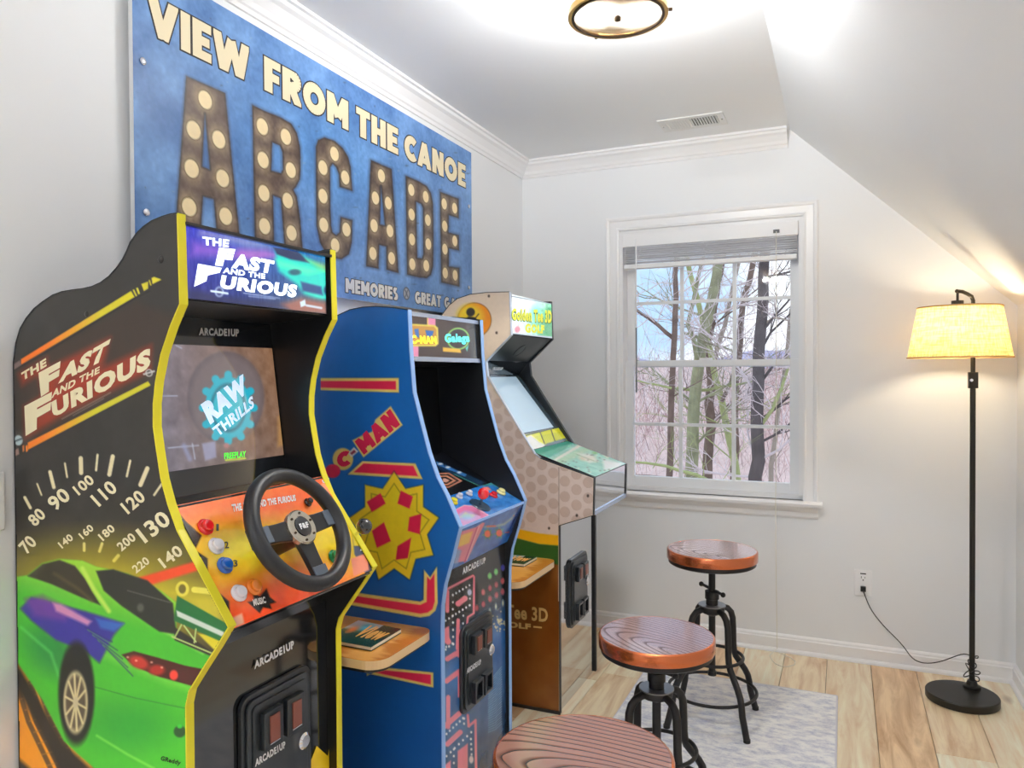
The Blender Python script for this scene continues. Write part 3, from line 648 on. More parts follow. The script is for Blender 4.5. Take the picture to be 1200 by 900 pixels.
BUL = [(240.5, 117), (227, 152.4), (256.5, 163.5), (224.7, 197.6), (261, 209), (221.8, 242.6), (264.6, 253.4), (307.5, 148.4), (335, 160.3), (308.4, 187.5), (340.8, 199.4), (309.3, 226.4), (337.2, 235), (310.2, 265), (341.7, 273),
       (392, 180.3), (378.5, 196.5), (404.6, 208), (378.5, 229.8), (379.4, 263.6), (406, 269), (392.8, 287.5), (447, 206), (440, 232), (455, 238), (438.4, 264.4), (457, 270.6), (437, 297), (459, 302.6),
       (482, 222.6), (499, 230.6), (482.4, 251.4), (501.4, 258), (482.8, 280.6), (502, 286), (483.2, 309.6), (499.6, 311.4), (520.6, 239), (532.8, 244), (521.2, 265), (533, 282.4), (521.4, 292), (521.8, 320), (533.4, 322.6)]
PX_ = oX(*BUL[0], SX)
glow = np.zeros(cv.x.shape)
BP = [oX(x, y, SX) for x, y in BUL]
for p in BP:
    d = np.hypot(cv.P[..., 1]-p[1], cv.P[..., 2]-p[2]); glow = np.maximum(glow, np.exp(-(d/.036)**2))
for L in LET:
    d = sdist(cv.x, cv.y, L[0])
    for hole in L[1:]: d = np.maximum(d, -sdist(cv.x, cv.y, hole))
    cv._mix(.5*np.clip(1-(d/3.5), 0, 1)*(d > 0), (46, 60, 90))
    base_c = np.array([80, 62, 54.])[None, None]*(1-glow[..., None])+np.array([190, 170, 136.])*glow[..., None]
    edge = np.clip(1+d/2.6, 0, 1)[..., None]; bc = base_c*(1-edge)+np.array([36, 28, 26.])*edge
    nn = cv.n[..., None]*22; a = np.clip(.5-d/1.0, 0, 1)[..., None]; cv.c = cv.c*(1-a)+(bc+nn)*a
for p in BP:
    d = np.hypot(cv.P[..., 1]-p[1], cv.P[..., 2]-p[2])
    cv._mix(np.clip(.5-(d-.0265)/.003, 0, 1), (92, 74, 46)); cv._mix(np.clip(.5-(d-.0235)/.003, 0, 1), (243, 222, 176))
pm = oX(476.4, 344, SX); d = np.hypot(cv.P[..., 1]-pm[1], cv.P[..., 2]-pm[2])
cv._mix(np.clip(.5-(d-.025)/.003, 0, 1), (80, 84, 96)); cv._mix(np.clip(.5-(d-.020)/.003, 0, 1), (170, 172, 182))
cv.line([(476.4-1.5, 340), (476.4+1.5, 348)], 1.2, (90, 94, 104)); cv.line([(476.4+1.5, 340), (476.4-1.5, 348)], 1.2, (90, 94, 104))
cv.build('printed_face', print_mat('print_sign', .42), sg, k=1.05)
pS = lambda x, y: oX(x, y, SX)
def yq(xl, yl, xr, yr, zt_, zb_):
    a = oX(xl, yl, SX)[1]; b = oX(xr, yr, SX)[1]
    return [(SX, a, zt_), (SX, b, zt_), (SX, b, zb_), (SX, a, zb_)]
rows = [('VIEW', yq(172, 0, 291.6, 95, 2.245, 2.146)), ('FROM', yq(309, 60, 408, 153, 2.245, 2.146)), ('THE', yq(417, 121, 466.4, 182, 2.245, 2.146)), ('CANOE', yq(473.5, 157, 545.4, 221, 2.245, 2.146)),
        ('MEMORIES', yq(404.5, 324, 466, 351, 1.641, 1.593)), ('GREAT', yq(486, 340, 516.4, 359, 1.641, 1.593)), ('GAMES', yq(520.4, 346, 551, 372, 1.641, 1.593))]
for b, q in rows:
    big = q[0][2] > 2
    block_letters(b, q, INK, sg, 'word_outline', t=.30, g=.042 if big else .06, off=.0004)
    block_letters(b, q, CREAM if big else CREAMW, sg, 'word', t=.30, off=.0012)
SCW = mat('screw_steel', (200, 200, 205), .25, .9)
for x, y in ((167, 72), (171, 249), (549, 242), (549, 337)):
    p = oX(x, y, SX); MB().lathe([(.009, 0), (.009, .003), (.005, .005), (.001, .005)], (SX, p[1], p[2]), (1, 0, 0), 16).build('screw', SCW, sg)
    MB().cyl((0, p[1], p[2]), (.016, p[1], p[2]), .007, 10).build('spacer', SCW, sg)

# ================================================================ CABINET HELPERS
BLACK = mat('cabinet_black', (26, 27, 30), .32, k=1.0); GLOSSB = mat('gloss_black', (30, 33, 38), .08, coat=1., k=1.0)
def profile(px, Y, back_x, extra=()):
    """front outline from top to floor on plane y=Y -> closed (x,z) polygon"""
    P = [oY(x, y, Y) for x, y in px]; return [(p[0], p[2]) for p in P]+list(extra)
def side_panel(name, prof, y, th, m, parent, tm, tname='edge_trim', label=None, bright=None):
    o = MB().prism([(x, y, z) for x, z in prof], (0, th, 0)).build(name, m, parent, label)
    n = len(prof); mbs = (MB(), MB()); e = .0011; b0, b1 = bright or (0, n)
    for i in range(n):
        mb = mbs[0 if b0 <= i < b1 else 1]
        a = np.array(prof[i]); b = np.array(prof[(i+1) % n]); d = b-a; L = np.hypot(*d)
        if L < 1e-4: continue
        nn = np.array([d[1], -d[0]])/L
        # outward side test
        mid = (a+b)/2+nn*.002
        ins = sdist(np.array([mid[0]]), np.array([mid[1]]), prof)[0] < 0
        if ins: nn = -nn
        t = d/L*.0006
        p = [a-nn*.0012-t, b-nn*.0012+t, b+nn*.0014+t, a+nn*.0014-t]
        mb.prism([(q[0], y-e, q[1]) for q in p], (0, th+2*e, 0))
    mbs[0].build(tname, tm, o)
    if mbs[1].v: mbs[1].build(tname, mat('trim_dark', (24, 30, 38), .35), o)
    return o
def slab(name, a, b, y0, y1, th, m, parent, label=None, mi=0, bevel=0):
    """board between (x,z) a and b, thickness th behind (left of a->b seen down)"""
    a = np.array(a, float); b = np.array(b, float); d = (b-a)/np.hypot(*(b-a)); n = np.array([d[1], -d[0]])*th
    pts = [a, b, b+n, a+n]
    return MB().prism([(p[0], y0, p[1]) for p in pts], (0, y1-y0, 0)).build(name, m, parent, label, bevel=bevel)
def face_canvas(a, b, y0, y1, nu, nv):
    """canvas on the front of slab a(top)->b(bottom)"""
    return Canvas.quad((a[0], y0, a[1]), (a[0], y1, a[1]), (b[0], y1, b[1]), (b[0], y0, b[1]), nu, nv)
def fnorm(a, b, d=.0012):
    """outward offset of a front face running top a -> bottom b"""
    v = np.array(b, float)-np.array(a, float); v /= np.hypot(*v); return np.array([-v[1], 0, v[0]])*d
def pl_of(a, b):
    n = fnorm(a, b, 1.); return plane((a[0]+n[0]*.0022, 0, a[1]+n[2]*.0022), n)
RW = mat('reject_window', (120, 66, 54), .3, emit=.08); CDB = mat('coin_door_black', (34, 40, 46), .3, coat=.5, k=1.0); CHR = mat('chrome', (225, 225, 230), .12, 1.0)
WHT = mat('print_white', (236, 236, 238), .5, k=1.0)
def coin_door(X, y0, y1, z0, z1, parent, lower=True):
    w_ = y1-y0; h = z1-z0
    def rr(a0, a1, b0, b1, r, x, k=5):
        out = []
        for cy, cz, st in ((a1-r, b1-r, 0), (a0+r, b1-r, 90), (a0+r, b0+r, 180), (a1-r, b0+r, 270)):
            for i in range(k+1): t = math.radians(st+90*i/k); out.append((x, cy+r*math.cos(t), cz+r*math.sin(t)))
        return out
    d = MB().prism(rr(y0, y1, z0, z1, w_*.12, X), (.010, 0, 0)).prism(rr(y0+w_*.05, y1-w_*.05, z0+w_*.05, z1-w_*.05, w_*.1, X+.010), (.006, 0, 0)).build('coin_door', CDB, parent, 'black moulded coin door', bevel=.002)
    MB().prism(rr(y0+w_*.11, y1-w_*.11, z0+w_*.11, z1-w_*.11, w_*.06, X+.016), (.003, 0, 0)).build('door_panel', CDB, d, bevel=.001)
    x = X+.019
    for k in range(2):
        ya = y0+w_*(.20+.32*k); yb = ya+w_*.26; za = z1-h*.34; zb_ = z1-h*.12
        MB().box((x, ya, za), (x+.014, yb, zb_)).build('coin_slot_box', CDB, d, bevel=.002)
        MB().box((x+.014, ya+w_*.065, za+h*.035), (x+.0165, yb-w_*.065, zb_-h*.03)).build('reject_button', RW, d, 'dull red reject button')
        MB().box((x+.014, ya+w_*.06, za+h*.026), (x+.0158, yb-w_*.06, za+h*.032)).build('highlight_trim', CHR, d)
        if lower:
            za = z0+h*.10; zb_ = z0+h*.34
            r_ = MB(); t_ = w_*.04
            r_.box((x, ya, za), (x+.014, ya+t_, zb_)).box((x, yb-t_, za), (x+.014, yb, zb_)).box((x, ya+t_, zb_-t_), (x+.014, yb-t_, zb_)).box((x, ya+t_, za), (x+.014, yb-t_, za+t_))
            r_.box((x, ya+t_, za+t_), (x+.001, yb-t_, zb_-t_)).build('coin_return', CDB, d)
    MB().lathe([(w_*.085, 0), (w_*.085, .008), (w_*.06, .012), (.001, .012)], (x, y0+w_*.80, z0+h*.56), (1, 0, 0), 20).build('lock', CHR, d)
    zz = z0+h*.50
    return d

# ================================================================ RACING CABINET
Y1 = -2.722; W1 = .46; TH = .016
c1 = thing('arcade_cabinet', 'black street-racing arcade cabinet with yellow edge trim and a steering wheel, nearest the viewer', 'arcade cabinet', (.25, Y1+W1/2, 0), 'arcade cabinets along the left wall')
TMY = mat('trim_yellow', (226, 214, 44), .35)
outline1 = [(16, 425), (19, 402), (24, 385), (31, 373), (40, 362), (50, 354), (62, 346), (73, 342), (85, 340), (97, 338.5), (108, 336), (118, 331.5), (128, 324), (137, 314), (144, 304), (149, 294), (153, 284), (160, 274), (168, 266), (178, 259), (190, 254), (200, 251), (208, 250),
            (211, 356), (200, 382), (189, 415), (182.7, 447), (180, 473), (180, 500), (184, 529), (189, 561), (197, 591), (208, 622), (268, 735), (253, 760), (237, 785), (221.7, 810), (218, 827), (218.5, 860)]
pr = profile(outline1, Y1, 0); pr[0] = (.008, pr[0][1]); pr = [(max(x, .008), z) for x, z in pr]; fx = pr[-2][0]
pr = pr[:-1]+[(fx, 0), (.008, 0)]
NP = len(outline1)
sp = side_panel('side_panel', pr, Y1, TH, BLACK, c1, TMY, label='near side panel printed with car and speedometer artwork', bright=(22, len(pr)-2))
side_panel('side_panel', pr, Y1+W1-TH, TH, BLACK, c1, TMY, bright=(22, len(pr)-2))
# --- side artwork
gx_ = np.arange(13, 276, .8); gy_ = np.arange(247, 960, 1.0)
PXX, PYY = np.meshgrid(gx_, gy_); d_ = np.stack([PXX-600, PYY-450, np.full(PXX.shape, F_PX)], -1) @ RM
PP = CAM+d_*((Y1-CAM[1])/d_[..., 1])[..., None]
cv = Canvas(PP); cv.fill((44, 42, 40)); cv.noise(8, 20)
up = np.clip((cv.y-560)/110, 0, 1)[..., None]; cv.c = cv.c*(1-up*.6)+np.array([62, 50, 34.])*up*.6
# logo field
cv.poly([(22, 428), (160, 352), (208, 372), (182, 440), (30, 524), (20, 500)], (58, 44, 36), 6, .8)
for q in ([(22, 438), (56, 418), (56, 432), (26, 452)], [(44, 436), (130, 395), (122, 426), (70, 452), (50, 470)], [(60, 458), (118, 428), (117, 440), (60, 470)], [(28, 476), (60, 458), (178, 404), (177, 434), (66, 492), (30, 514)]):
    cv.poly(q, (176, 52, 22), 4.5, .75)
def bar(top, bot, c0_, c1_, xm0, xm1):
    a = np.clip((cv.x-xm0)/(xm1-xm0), 0, 1)[..., None]; c = np.array(c0_, float)*(1-a)+np.array(c1_, float)*a
    m_ = np.clip(.5-sdist(cv.x, cv.y, top+bot[::-1])/1.0, 0, 1)[..., None]; cv.c = cv.c*(1-m_)+c*m_
cv.line([(16, 434), (46, 418), (158, 350), (176, 341)], 1.4, (20, 16, 14)); 
bar([(25, 421), (154, 341)], [(25, 427.5), (158, 348)], (246, 120, 24), (214, 204, 40), 50, 120)
cv.poly([(16, 427), (24, 422), (25, 428), (16, 434)], (130, 110, 110))
for q in ([(156, 340), (157.5, 339), (161, 346.5), (159.5, 347.5)], [(160, 338), (162, 337), (164.5, 344), (162.5, 345)], [(166, 333), (174, 330), (174, 338), (169, 341)], [(174.5, 328.5), (176, 328), (178, 334), (176.5, 335)], [(178, 326), (181, 324.5), (190, 327.6), (179, 333)]): cv.poly(q, (216, 206, 44), .5)
bar([(33, 518.7), (174, 446.7)], [(33, 527), (177, 451.5)], (246, 130, 30), (206, 200, 44), 50, 110)
for xx in (26.5, 30.5): cv.poly([(xx, 522.5), (xx+2, 521.5), (xx+2.5, 528), (xx+.5, 530)], (240, 130, 30) if xx > 27 else (200, 110, 50), .4)
cv.poly([(17, 528), (22, 525), (23, 532), (17.5, 535)], (150, 120, 110))
cv.ell(22, 516, 5, 6, (170, 190, 196)); cv.line([(18, 517), (26, 514)], 2, (60, 80, 90))
cv.line([(73, 491), (130, 460)], 1., (150, 140, 130), .5, .8); cv.line([(86, 487), (122, 467)], .9, (140, 130, 125), .5, .8)
cv.ell(175, 437, 4.5, 4.5, (190, 190, 190)); cv.ell(175, 437, 2.8, 3, (50, 48, 46)); cv.line([(169, 438.5), (181, 435)], 2, (200, 200, 200))
# speedometer ticks
IV = (226, 216, 176)
for p, q, w_ in (((29.5, 583), (36, 595), 3.6), ((44, 567), (49, 580), 2), ((59, 553), (63.5, 571), 4.2), ((76.5, 543), (79, 559), 2.3), ((95, 537), (95.5, 554), 5), ((114.7, 533), (113, 551), 2.6), ((132.5, 535), (128.5, 556), 5), ((153, 540), (149, 558), 2.6), ((173, 549), (165, 568), 5.2), ((190, 567), (181, 580), 2.6), ((99, 637), (99, 645), 3.3), ((120, 637), (117, 646), 3.4), ((139, 651), (134, 657), 4)):
    cv.line([p, q], w_, IV)
cv.ell(120, 700, 125, 58, (214, 196, 30), 34, .85)
cv.poly([(165, 690), (268, 690), (268, 760), (205, 700)], (220, 206, 44), 14, .8)
cv.poly([(148, 681), (231, 657), (234, 668), (162, 690)], (236, 72, 30), 1.6, .95)
cv.line([(228, 691), (247, 693)], 7, (230, 220, 90))
cv.ell(214, 690, 8, 9, (226, 214, 80)); cv.ell(214, 690, 4.2, 5.4, (110, 96, 30))
# orange road and tyre tracks
cv.poly([(18, 770), (60, 830), (85, 870), (115, 905), (130, 970), (18, 970)], (236, 150, 22), 2.5)
for k in range(4): cv.line([(20+k*8, 800), (34+k*9, 846), (62+k*11, 905), (90+k*10, 970)], 5.6, (84, 56, 26), .8, .9)
for k in range(13): cv.line([(20+k*5, 806+k*13), (52+k*6, 796+k*13)], 1.6, (176, 120, 50), .6, .6)
cv.poly([(18, 885), (40, 905), (60, 970), (18, 970)], (40, 28, 18), 3)
# car body
G = [(20, 676), (33, 674), (50, 660), (70, 655), (97, 657), (113, 664), (150, 672), (187, 691), (207, 706), (207, 745), (253, 766), (238, 787), (226, 807), (219, 827), (219, 970), (140, 970), (113, 902), (92, 884), (75, 868), (50, 820), (20, 775)]
cv.poly([(18, 772), (75, 872), (112, 905), (122, 970), (100, 970), (60, 880), (18, 800)], (38, 28, 20), 3)
cv.poly(G, (70, 186, 42), 1.2)
gm = np.clip(.5-sdist(cv.x, cv.y, G)/2, 0, 1)[..., None]
hl_ = np.clip(1-(cv.y-660-.28*(cv.x-60))/50, 0, 1)[..., None]; cv.c = cv.c*(1-gm*hl_*.75)+np.array([178, 216, 60.])*gm*hl_*.75
cv.ell(60, 762, 34, 22, (28, 130, 60), 12, .8, .8); cv.ell(150, 850, 46, 26, (34, 150, 44), 16, .7); cv.line([(60, 740), (130, 770), (200, 800), (222, 806)], 7, (150, 226, 80), 5, .5)
cv.line([(25, 735), (60, 765), (72, 800)], 3, (110, 220, 110), 2, .6); cv.line([(112, 805), (160, 818), (218, 830)], 1.1, (36, 120, 40), .6, .8)
cv.line([(114, 862), (150, 884), (180, 900), (215, 925)], 2.4, (170, 236, 100), 1.6, .6); cv.line([(150, 700), (185, 735), (238, 765)], 3, (190, 240, 120), 2, .6)
cv.poly([(24, 713), (37, 700), (66, 707), (100, 716), (146, 730), (134, 744), (117, 777), (100, 763), (66, 750), (37, 727)], (52, 44, 150), 2)
cv.poly([(30, 702), (50, 698), (88, 716), (76, 728), (40, 722)], (126, 60, 160), 4, .7)
cv.poly([(62, 706), (72, 708), (108, 728), (103, 733), (66, 716)], (224, 150, 190), 2, .9); cv.poly([(112, 724), (146, 731), (134, 740), (118, 736)], (50, 120, 200), 2, .7)
for k in range(9): cv.line([(100+k*3, 735+k*3), (132+k*3, 752+k*5)], 1.3, (90, 170, 90) if k % 2 else (40, 40, 110), .7, .7)
cv.poly([(33, 675), (50, 661), (70, 656), (88, 663), (100, 678), (118, 709), (96, 700), (60, 684)], (52, 44, 30), 1.2); cv.line([(64, 672), (92, 690), (108, 704)], 3, (120, 104, 60), 2.4, .6)
cv.line([(97, 666), (110, 690), (128, 716)], 5, (190, 226, 90), 1.6)
cv.poly([(113, 669), (133, 667), (173, 680), (203, 707), (207, 743), (187, 740), (143, 710), (122, 692)], (40, 40, 34), 1.2); cv.line([(150, 692), (200, 706)], 1.2, (150, 150, 140), .8, .6); cv.ell(165, 712, 4, 5, (96, 96, 88), 1.5)
# wheel
cv.ell(90, 812, 21, 60, (26, 22, 20), 2); cv.ell(89, 823, 14.5, 37, (196, 184, 140), 1.2); cv.ell(89, 823, 11.5, 32, (92, 76, 60), 1.2)
for k in range(10):
    a = 2*math.pi*k/10+.2; cv.line([(89, 823), (89+12*math.cos(a), 823+33*math.sin(a))], 2.6, (214, 200, 150), .8)
cv.ell(89, 823, 3, 7, (200, 186, 150))
# tail lamp
cv.poly([(143, 767), (157, 763), (187, 771), (217, 780), (238, 784), (227, 804), (213, 800), (187, 793), (157, 780)], (74, 20, 16), .9)
cv.ell(163, 776, 12, 7, (206, 48, 34), 2, .9, .4); cv.ell(184, 785, 9, 6, (190, 44, 34), 2, .9); cv.ell(204, 791, 5, 6, (236, 70, 56), 1)
for q in ((150, 770), (160, 774), (178, 776), (190, 782)): cv.ell(q[0], q[1], 1.5, 1.2, (250, 200, 180), .8, .8)
# spoiler
cv.poly([(205, 735), (236, 755), (250, 765), (246, 768), (205, 750)], (40, 34, 30), 1)
cv.poly([(232, 742), (252, 762), (262, 752), (250, 745)], (222, 206, 44), 1)
cv.poly([(208, 698), (240, 716), (272, 734), (260, 752), (204, 727)], (28, 108, 52), .8); cv.poly([(207, 715), (264, 741), (261, 746), (208, 722)], (214, 222, 214), .8)
for p, q in (((213, 732), (205, 747)), ((216, 733), (230, 752)), ((230, 737), (228, 753)), ((202, 746), (250, 766))): cv.line([p, q], 1.8, (190, 210, 130))
cv.ell(211, 857, 7, 7, (34, 80, 34), 1); cv.ell(211, 851, 3, 2.5, (60, 200, 60), .8)
op = outline1+[(218, 960), (10, 960), (10, 425)]
cv.clip([(x, y) for x, y in op], .4); cv.keep &= cv.P[..., 0] > .009; cv.build('side_artwork', print_mat('print_side', .3, coat=.15), sp, off=(0, -.0007, 0), k=1.15)
p1 = lambda x, y: oY(x, y, Y1-.0014)
IVM = mat('ink_ivory', (236, 226, 190), .4)
joined_lettering([('THE', [(24.7, 437), (54, 419.3), (54.7, 429), (26, 446.7)], .05), ('F', [(45, 437), (71, 423), (68, 452), (48, 465)], .07), ('AST', [(73, 429), (130, 396.5), (122, 422), (68, 450)], .06),
    ('AND THE', [(62, 457), (117, 429), (116.5, 437), (60, 467)], .04), ('F', [(28.5, 476), (61, 459), (58, 494), (30, 511)], .07), ('URIOUS', [(60, 471), (177, 406), (176, 431), (62, 490)], .06)],
    p1, IVM, sp, 'title_lettering', label='ivory slanted title lettering')
nums = [('70', 32.5, 638, 18, 16, 47), ('80', 43, 606, 19, 15, 44), ('90', 69, 585, 25, 18, 40), ('100', 98, 568, 25, 13, 40), ('110', 122, 578, 30, 17, 42), ('120', 156, 588, 28, 16, 40), ('130', 180, 617, 40, 20, 38), ('140', 200, 652, 29, 14, 38), ('140', 77, 634, 18, 9, 40), ('160', 101, 623, 18, 9, 42), ('180', 125, 624, 20, 10, 42), ('200', 148, 635, 23, 11, 40), ('220', 165, 662, 21, 10, 38)]
joined_lettering([(b, rq(x, y, w_, h, a), .03) for b, x, y, w_, h, a in nums], p1, IVM, sp, 'speed_numbers', label='ivory speedometer numbers')
lettering('GReddy', rq(200, 892, 24, 7, -14), p1, mat('ink_black', (16, 18, 16), .5), sp, 'bumper_lettering', bold=.03)
MB().ball((p1(188, 304)[0], Y1, p1(188, 304)[2]), .0075, 12, sq=.5, ax=(0, 1, 0)).build('bolt_cap', BLACK, sp)
MB().ball((p1(101, 368)[0], Y1, p1(101, 368)[2]), .006, 12, sq=.5, ax=(0, 1, 0)).build('bolt_cap', BLACK, sp)
# --- inner boards
ya, yb = Y1+TH, Y1+W1-TH
mqa, mqb = (.464, 1.589), (.466, 1.456)
slab('marquee', mqa, mqb, ya, yb, .02, BLACK, c1); mq = c1.children[-1]
cv = face_canvas(mqa, mqb, ya+.002, yb-.010, 230, 76); u, v = cv.u[..., None], cv.v[..., None]
cv.c = np.array([60, 60, 190.])*(1-u)+np.array([30, 120, 170.])*u; cv.c = cv.c*(1-v*.35); cv.noise(30, 12, .2)
cv.poly([(225, 283), (300, 296), (330, 300), (300, 304), (222, 300)], (150, 90, 200), 6, .7); cv.poly([(232, 268), (290, 279), (330, 292), (290, 290), (232, 276)], (180, 170, 190), 4, .5)
cv.poly([(280, 292), (312, 292), (330, 300), (300, 304), (275, 302)], (190, 110, 190), 4, .6)
cv.poly([(322, 294), (350, 297), (378, 312), (390, 326), (391, 352), (376, 352), (356, 345), (348, 334), (326, 318)], (20, 214, 196), 2.5, .95)
cv.poly([(320, 290), (348, 294), (362, 308), (340, 304), (324, 298)], (36, 50, 90), 1.2); cv.poly([(322, 303), (350, 311), (380, 318), (360, 322), (326, 312)], (90, 250, 190), 3, .8)
cv.poly([(352, 330), (376, 336), (378, 346), (354, 341)], (20, 70, 130), 1.5); cv.ell(345, 319, 7, 3.5, (20, 60, 90), 1.2, .8); cv.ell(382, 340, 3, 5, (10, 60, 110), 1.2)
cv.poly([(358, 304), (390, 312), (390, 322), (372, 314)], (180, 200, 90), 3, .6)
cv.poly([(219, 338), (262, 347), (300, 352), (340, 356), (390, 352), (393, 368), (219, 352)], (40, 44, 84), 4, .8); cv.poly([(330, 356), (352, 348), (382, 354), (384, 369), (340, 366)], (180, 104, 84), 4, .75)
cv.poly([(385, 300), (394, 302), (394, 370), (385, 368)], (10, 30, 50), 3, .8)
cv.ell(256.5, 342, 5.2, 6.2, (200, 220, 240), 1, .8); cv.ell(256.5, 342, 3.4, 4.4, (46, 50, 110), 1); cv.line([(247, 341), (266, 344)], 2.4, (210, 226, 240))
cv.line([(285, 343.5), (327, 349.5)], 1.1, (190, 200, 230), .6, .8); cv.line([(291, 347), (322, 350.5)], 1., (190, 200, 230), .6, .8)
cv.poly([(351, 354), (357, 351), (358, 358), (352, 360)], (200, 220, 240), .8); cv.line([(359, 358), (376, 361)], 2.6, (200, 220, 236), .8, .9)
cv.build('lit_print', print_mat('lit_marquee', .15, emit=1.25, coat=.3), mq, off=fnorm(mqa, mqb, .0012), k=.85, label='backlit title print')
pm_ = pl_of(mqa, mqb); LW = mat('lit_white', (232, 246, 255), .4, emit=1.0)
joined_lettering([('THE', [(237, 277), (269, 281), (268, 290), (238, 287)], .05), ('F', [(256.7, 290), (276, 292), (270, 313), (252, 311)], .08), ('AST', [(274, 296), (322, 305.6), (319, 321), (271, 314)], .06), ('AND THE', [(262, 313), (311, 321), (310.7, 327), (261, 320)], .04),
    ('F', [(232, 309), (260, 314), (256, 323), (227.5, 336)], .08), ('URIOUS', [(260, 322), (349, 334), (346.7, 349), (257, 338)], .06)], pm_, LW, mq, 'title_lettering')
slab('speaker_board', (.462, 1.452), (.29, 1.437), ya, yb, .01, BLACK, c1)
sca, scb = (.290, 1.437), (.338, 1.062)
slab('screen_glass', sca, scb, ya, yb, .01, GLOSSB, c1, 'dark glossy screen cover'); sgl = c1.children[-1]
zt_ = 1.378; zb2 = 1.118
def on(a, b, z): t = (z-a[1])/(b[1]-a[1]); return (a[0]+(b[0]-a[0])*t, z)
sa, sb = on(sca, scb, zt_), on(sca, scb, zb2)
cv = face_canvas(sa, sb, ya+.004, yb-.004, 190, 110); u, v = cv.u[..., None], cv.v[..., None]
cv.c = np.array([112, 112, 132.])*(1-u)+np.array([128, 92, 66.])*u; cv.c = cv.c*(1-.25*v)+np.array([90, 84, 90.])*.25*v; cv.noise(22, 8)  # warm right side paints the wheel's reflection on the cover into the display
cv.ell(264, 466, 45, 54, (70, 68, 78), 1.4, .6); cv.ell(264.5, 467, 43, 52, (118, 106, 108), 5, .75)
for k in range(12):
    a = k*math.pi/6; cv.line([(267+21*math.cos(a), 478+30*math.sin(a)), (267+30*math.cos(a), 478+39*math.sin(a))], 9, (34, 166, 190), 1)
cv.ell(267, 478, 27, 36, (34, 166, 190), 1); cv.ell(267, 478, 21, 29, (30, 96, 116), 1.2, .8); cv.ell(267, 478, 18, 25, (44, 180, 200), 1.2, .9)
for p, q in (((206, 405), (212, 408)), ((190, 464), (207, 464)), ((197, 525), (232, 522)), ((225, 520), (228, 538))): cv.line([p, q], 1.4, (170, 180, 200), .8, .8)
cv.poly([(236, 520), (252, 517), (253, 536), (240, 540)], (150, 156, 190), 1.5, .7); cv.line([(215, 522), (222, 538)], 5, (140, 150, 190), 2, .6); cv.ell(265, 522, 3, 3, (170, 120, 120), 1.4)
cv.line([(264, 539.5), (287, 537)], 1.6, (190, 220, 50), .6)
cv.poly([(325, 488), (336, 484), (340, 520), (325, 524)], (190, 140, 70), 2, .5)
cv.build('display', print_mat('lit_screen', .08, emit=.95, coat=.6), sgl, off=fnorm(sca, scb, .0012), k=1.0, label='lit game screen with a painted warm reflection')
psc = pl_of(sca, scb)
joined_lettering([('RAW', [(235, 474), (285, 438), (291, 459), (246.7, 498)], .07), ('THRILLS', [(248, 502), (296, 463), (298, 477), (256, 512)], .04)], psc, mat('lit_pale', (188, 206, 224), .4, emit=.75), sgl, 'logo_lettering')
lettering('FREEPLAY', [(262.7, 531), (288, 528.4), (288, 535.6), (263, 538)], psc, mat('lit_green', (60, 236, 50), .4, emit=.9), sgl, 'free_play_lettering', bold=.015)
lettering('ARCADE1UP', [(233, 384), (280, 385.5), (280, 394.5), (233, 393)], psc, mat('ink_grey', (190, 190, 188), .4), sgl, 'maker_lettering', bold=.05)
slab('lower_bezel', scb, (.444, 1.070), ya, yb, .008, GLOSSB, c1)
da, db = (.440, 1.070), (.583, .860)
slab('control_deck', da, db, ya, yb, .02, BLACK, c1, 'sloping control deck with orange and yellow print'); dk = c1.children[-1]
cv = face_canvas(da, db, ya, yb, 210, 130); 
cv.fill((238, 92, 40)); cv.ell(290, 640, 95, 44, (236, 212, 36), 34, 1, -.2); cv.ell(400, 640, 46, 42, (232, 206, 40), 18, .9); cv.ell(330, 590, 90, 18, (240, 84, 48), 12, .7, -.1)
cv.ell(330, 706, 70, 30, (236, 76, 40), 20, .8, -.4); cv.noise(14, 8)
cv.poly([(204, 596), (218, 612), (236, 628), (228, 645), (243, 655), (243, 690), (250, 690), (268, 705), (270, 735), (262, 735)], (48, 36, 30), .8)
cv.poly([(386, 556), (396, 570), (410, 600), (415, 650), (430, 676), (448, 668), (400, 552)], (50, 60, 90), .8)
cv.poly([(410, 600), (418, 602), (426, 640), (414, 640)], (236, 210, 60), .8)
cv.poly([(296, 696), (304, 699), (312, 690), (316, 700), (323, 706), (316, 708), (318, 714), (308, 712), (304, 719), (296, 712), (290, 706), (297, 704)], (36, 30, 28), .8)
cv.poly([(268, 726), (283, 719), (286, 731), (276, 735)], (220, 190, 170), 1.4, .8)
cv.poly([(411, 655), (430, 648), (432, 668), (414, 676)], (240, 140, 110), .8)
cv.poly([(370, 572), (384, 562), (390, 574), (388, 580)], (240, 150, 110), .9)
cv.build('deck_print', print_mat('print_deck', .25, coat=.5), dk, off=fnorm(da, db, .0012), k=1.2)
pd = pl_of(da, db); nd = fnorm(da, db, 1.)
joined_lettering([('1', rq(255, 618, 3, 8, 0), .02), ('2', rq(265.6, 638.5, 5, 8, 4), .02), ('3', rq(276, 660, 5, 8, 4), .02)], pd, mat('ink_black'), dk, 'button_numbers')
lettering('4', rq(424.4, 643.5, 5, 9, 8), pd, WHT, dk, 'button_numbers')
joined_lettering([('MUSIC', rq(304, 704.5, 15, 8, 14), .05), ('THE FAST AND THE FURIOUS', [(271, 591), (346, 579.5), (347, 587), (273, 600)], .05)], pd, CREAMW, dk, 'deck_lettering')
joined_lettering([('UP', rq(382, 563, 9, 4, 20), .05)], pd, CREAMW, dk, 'deck_lettering')
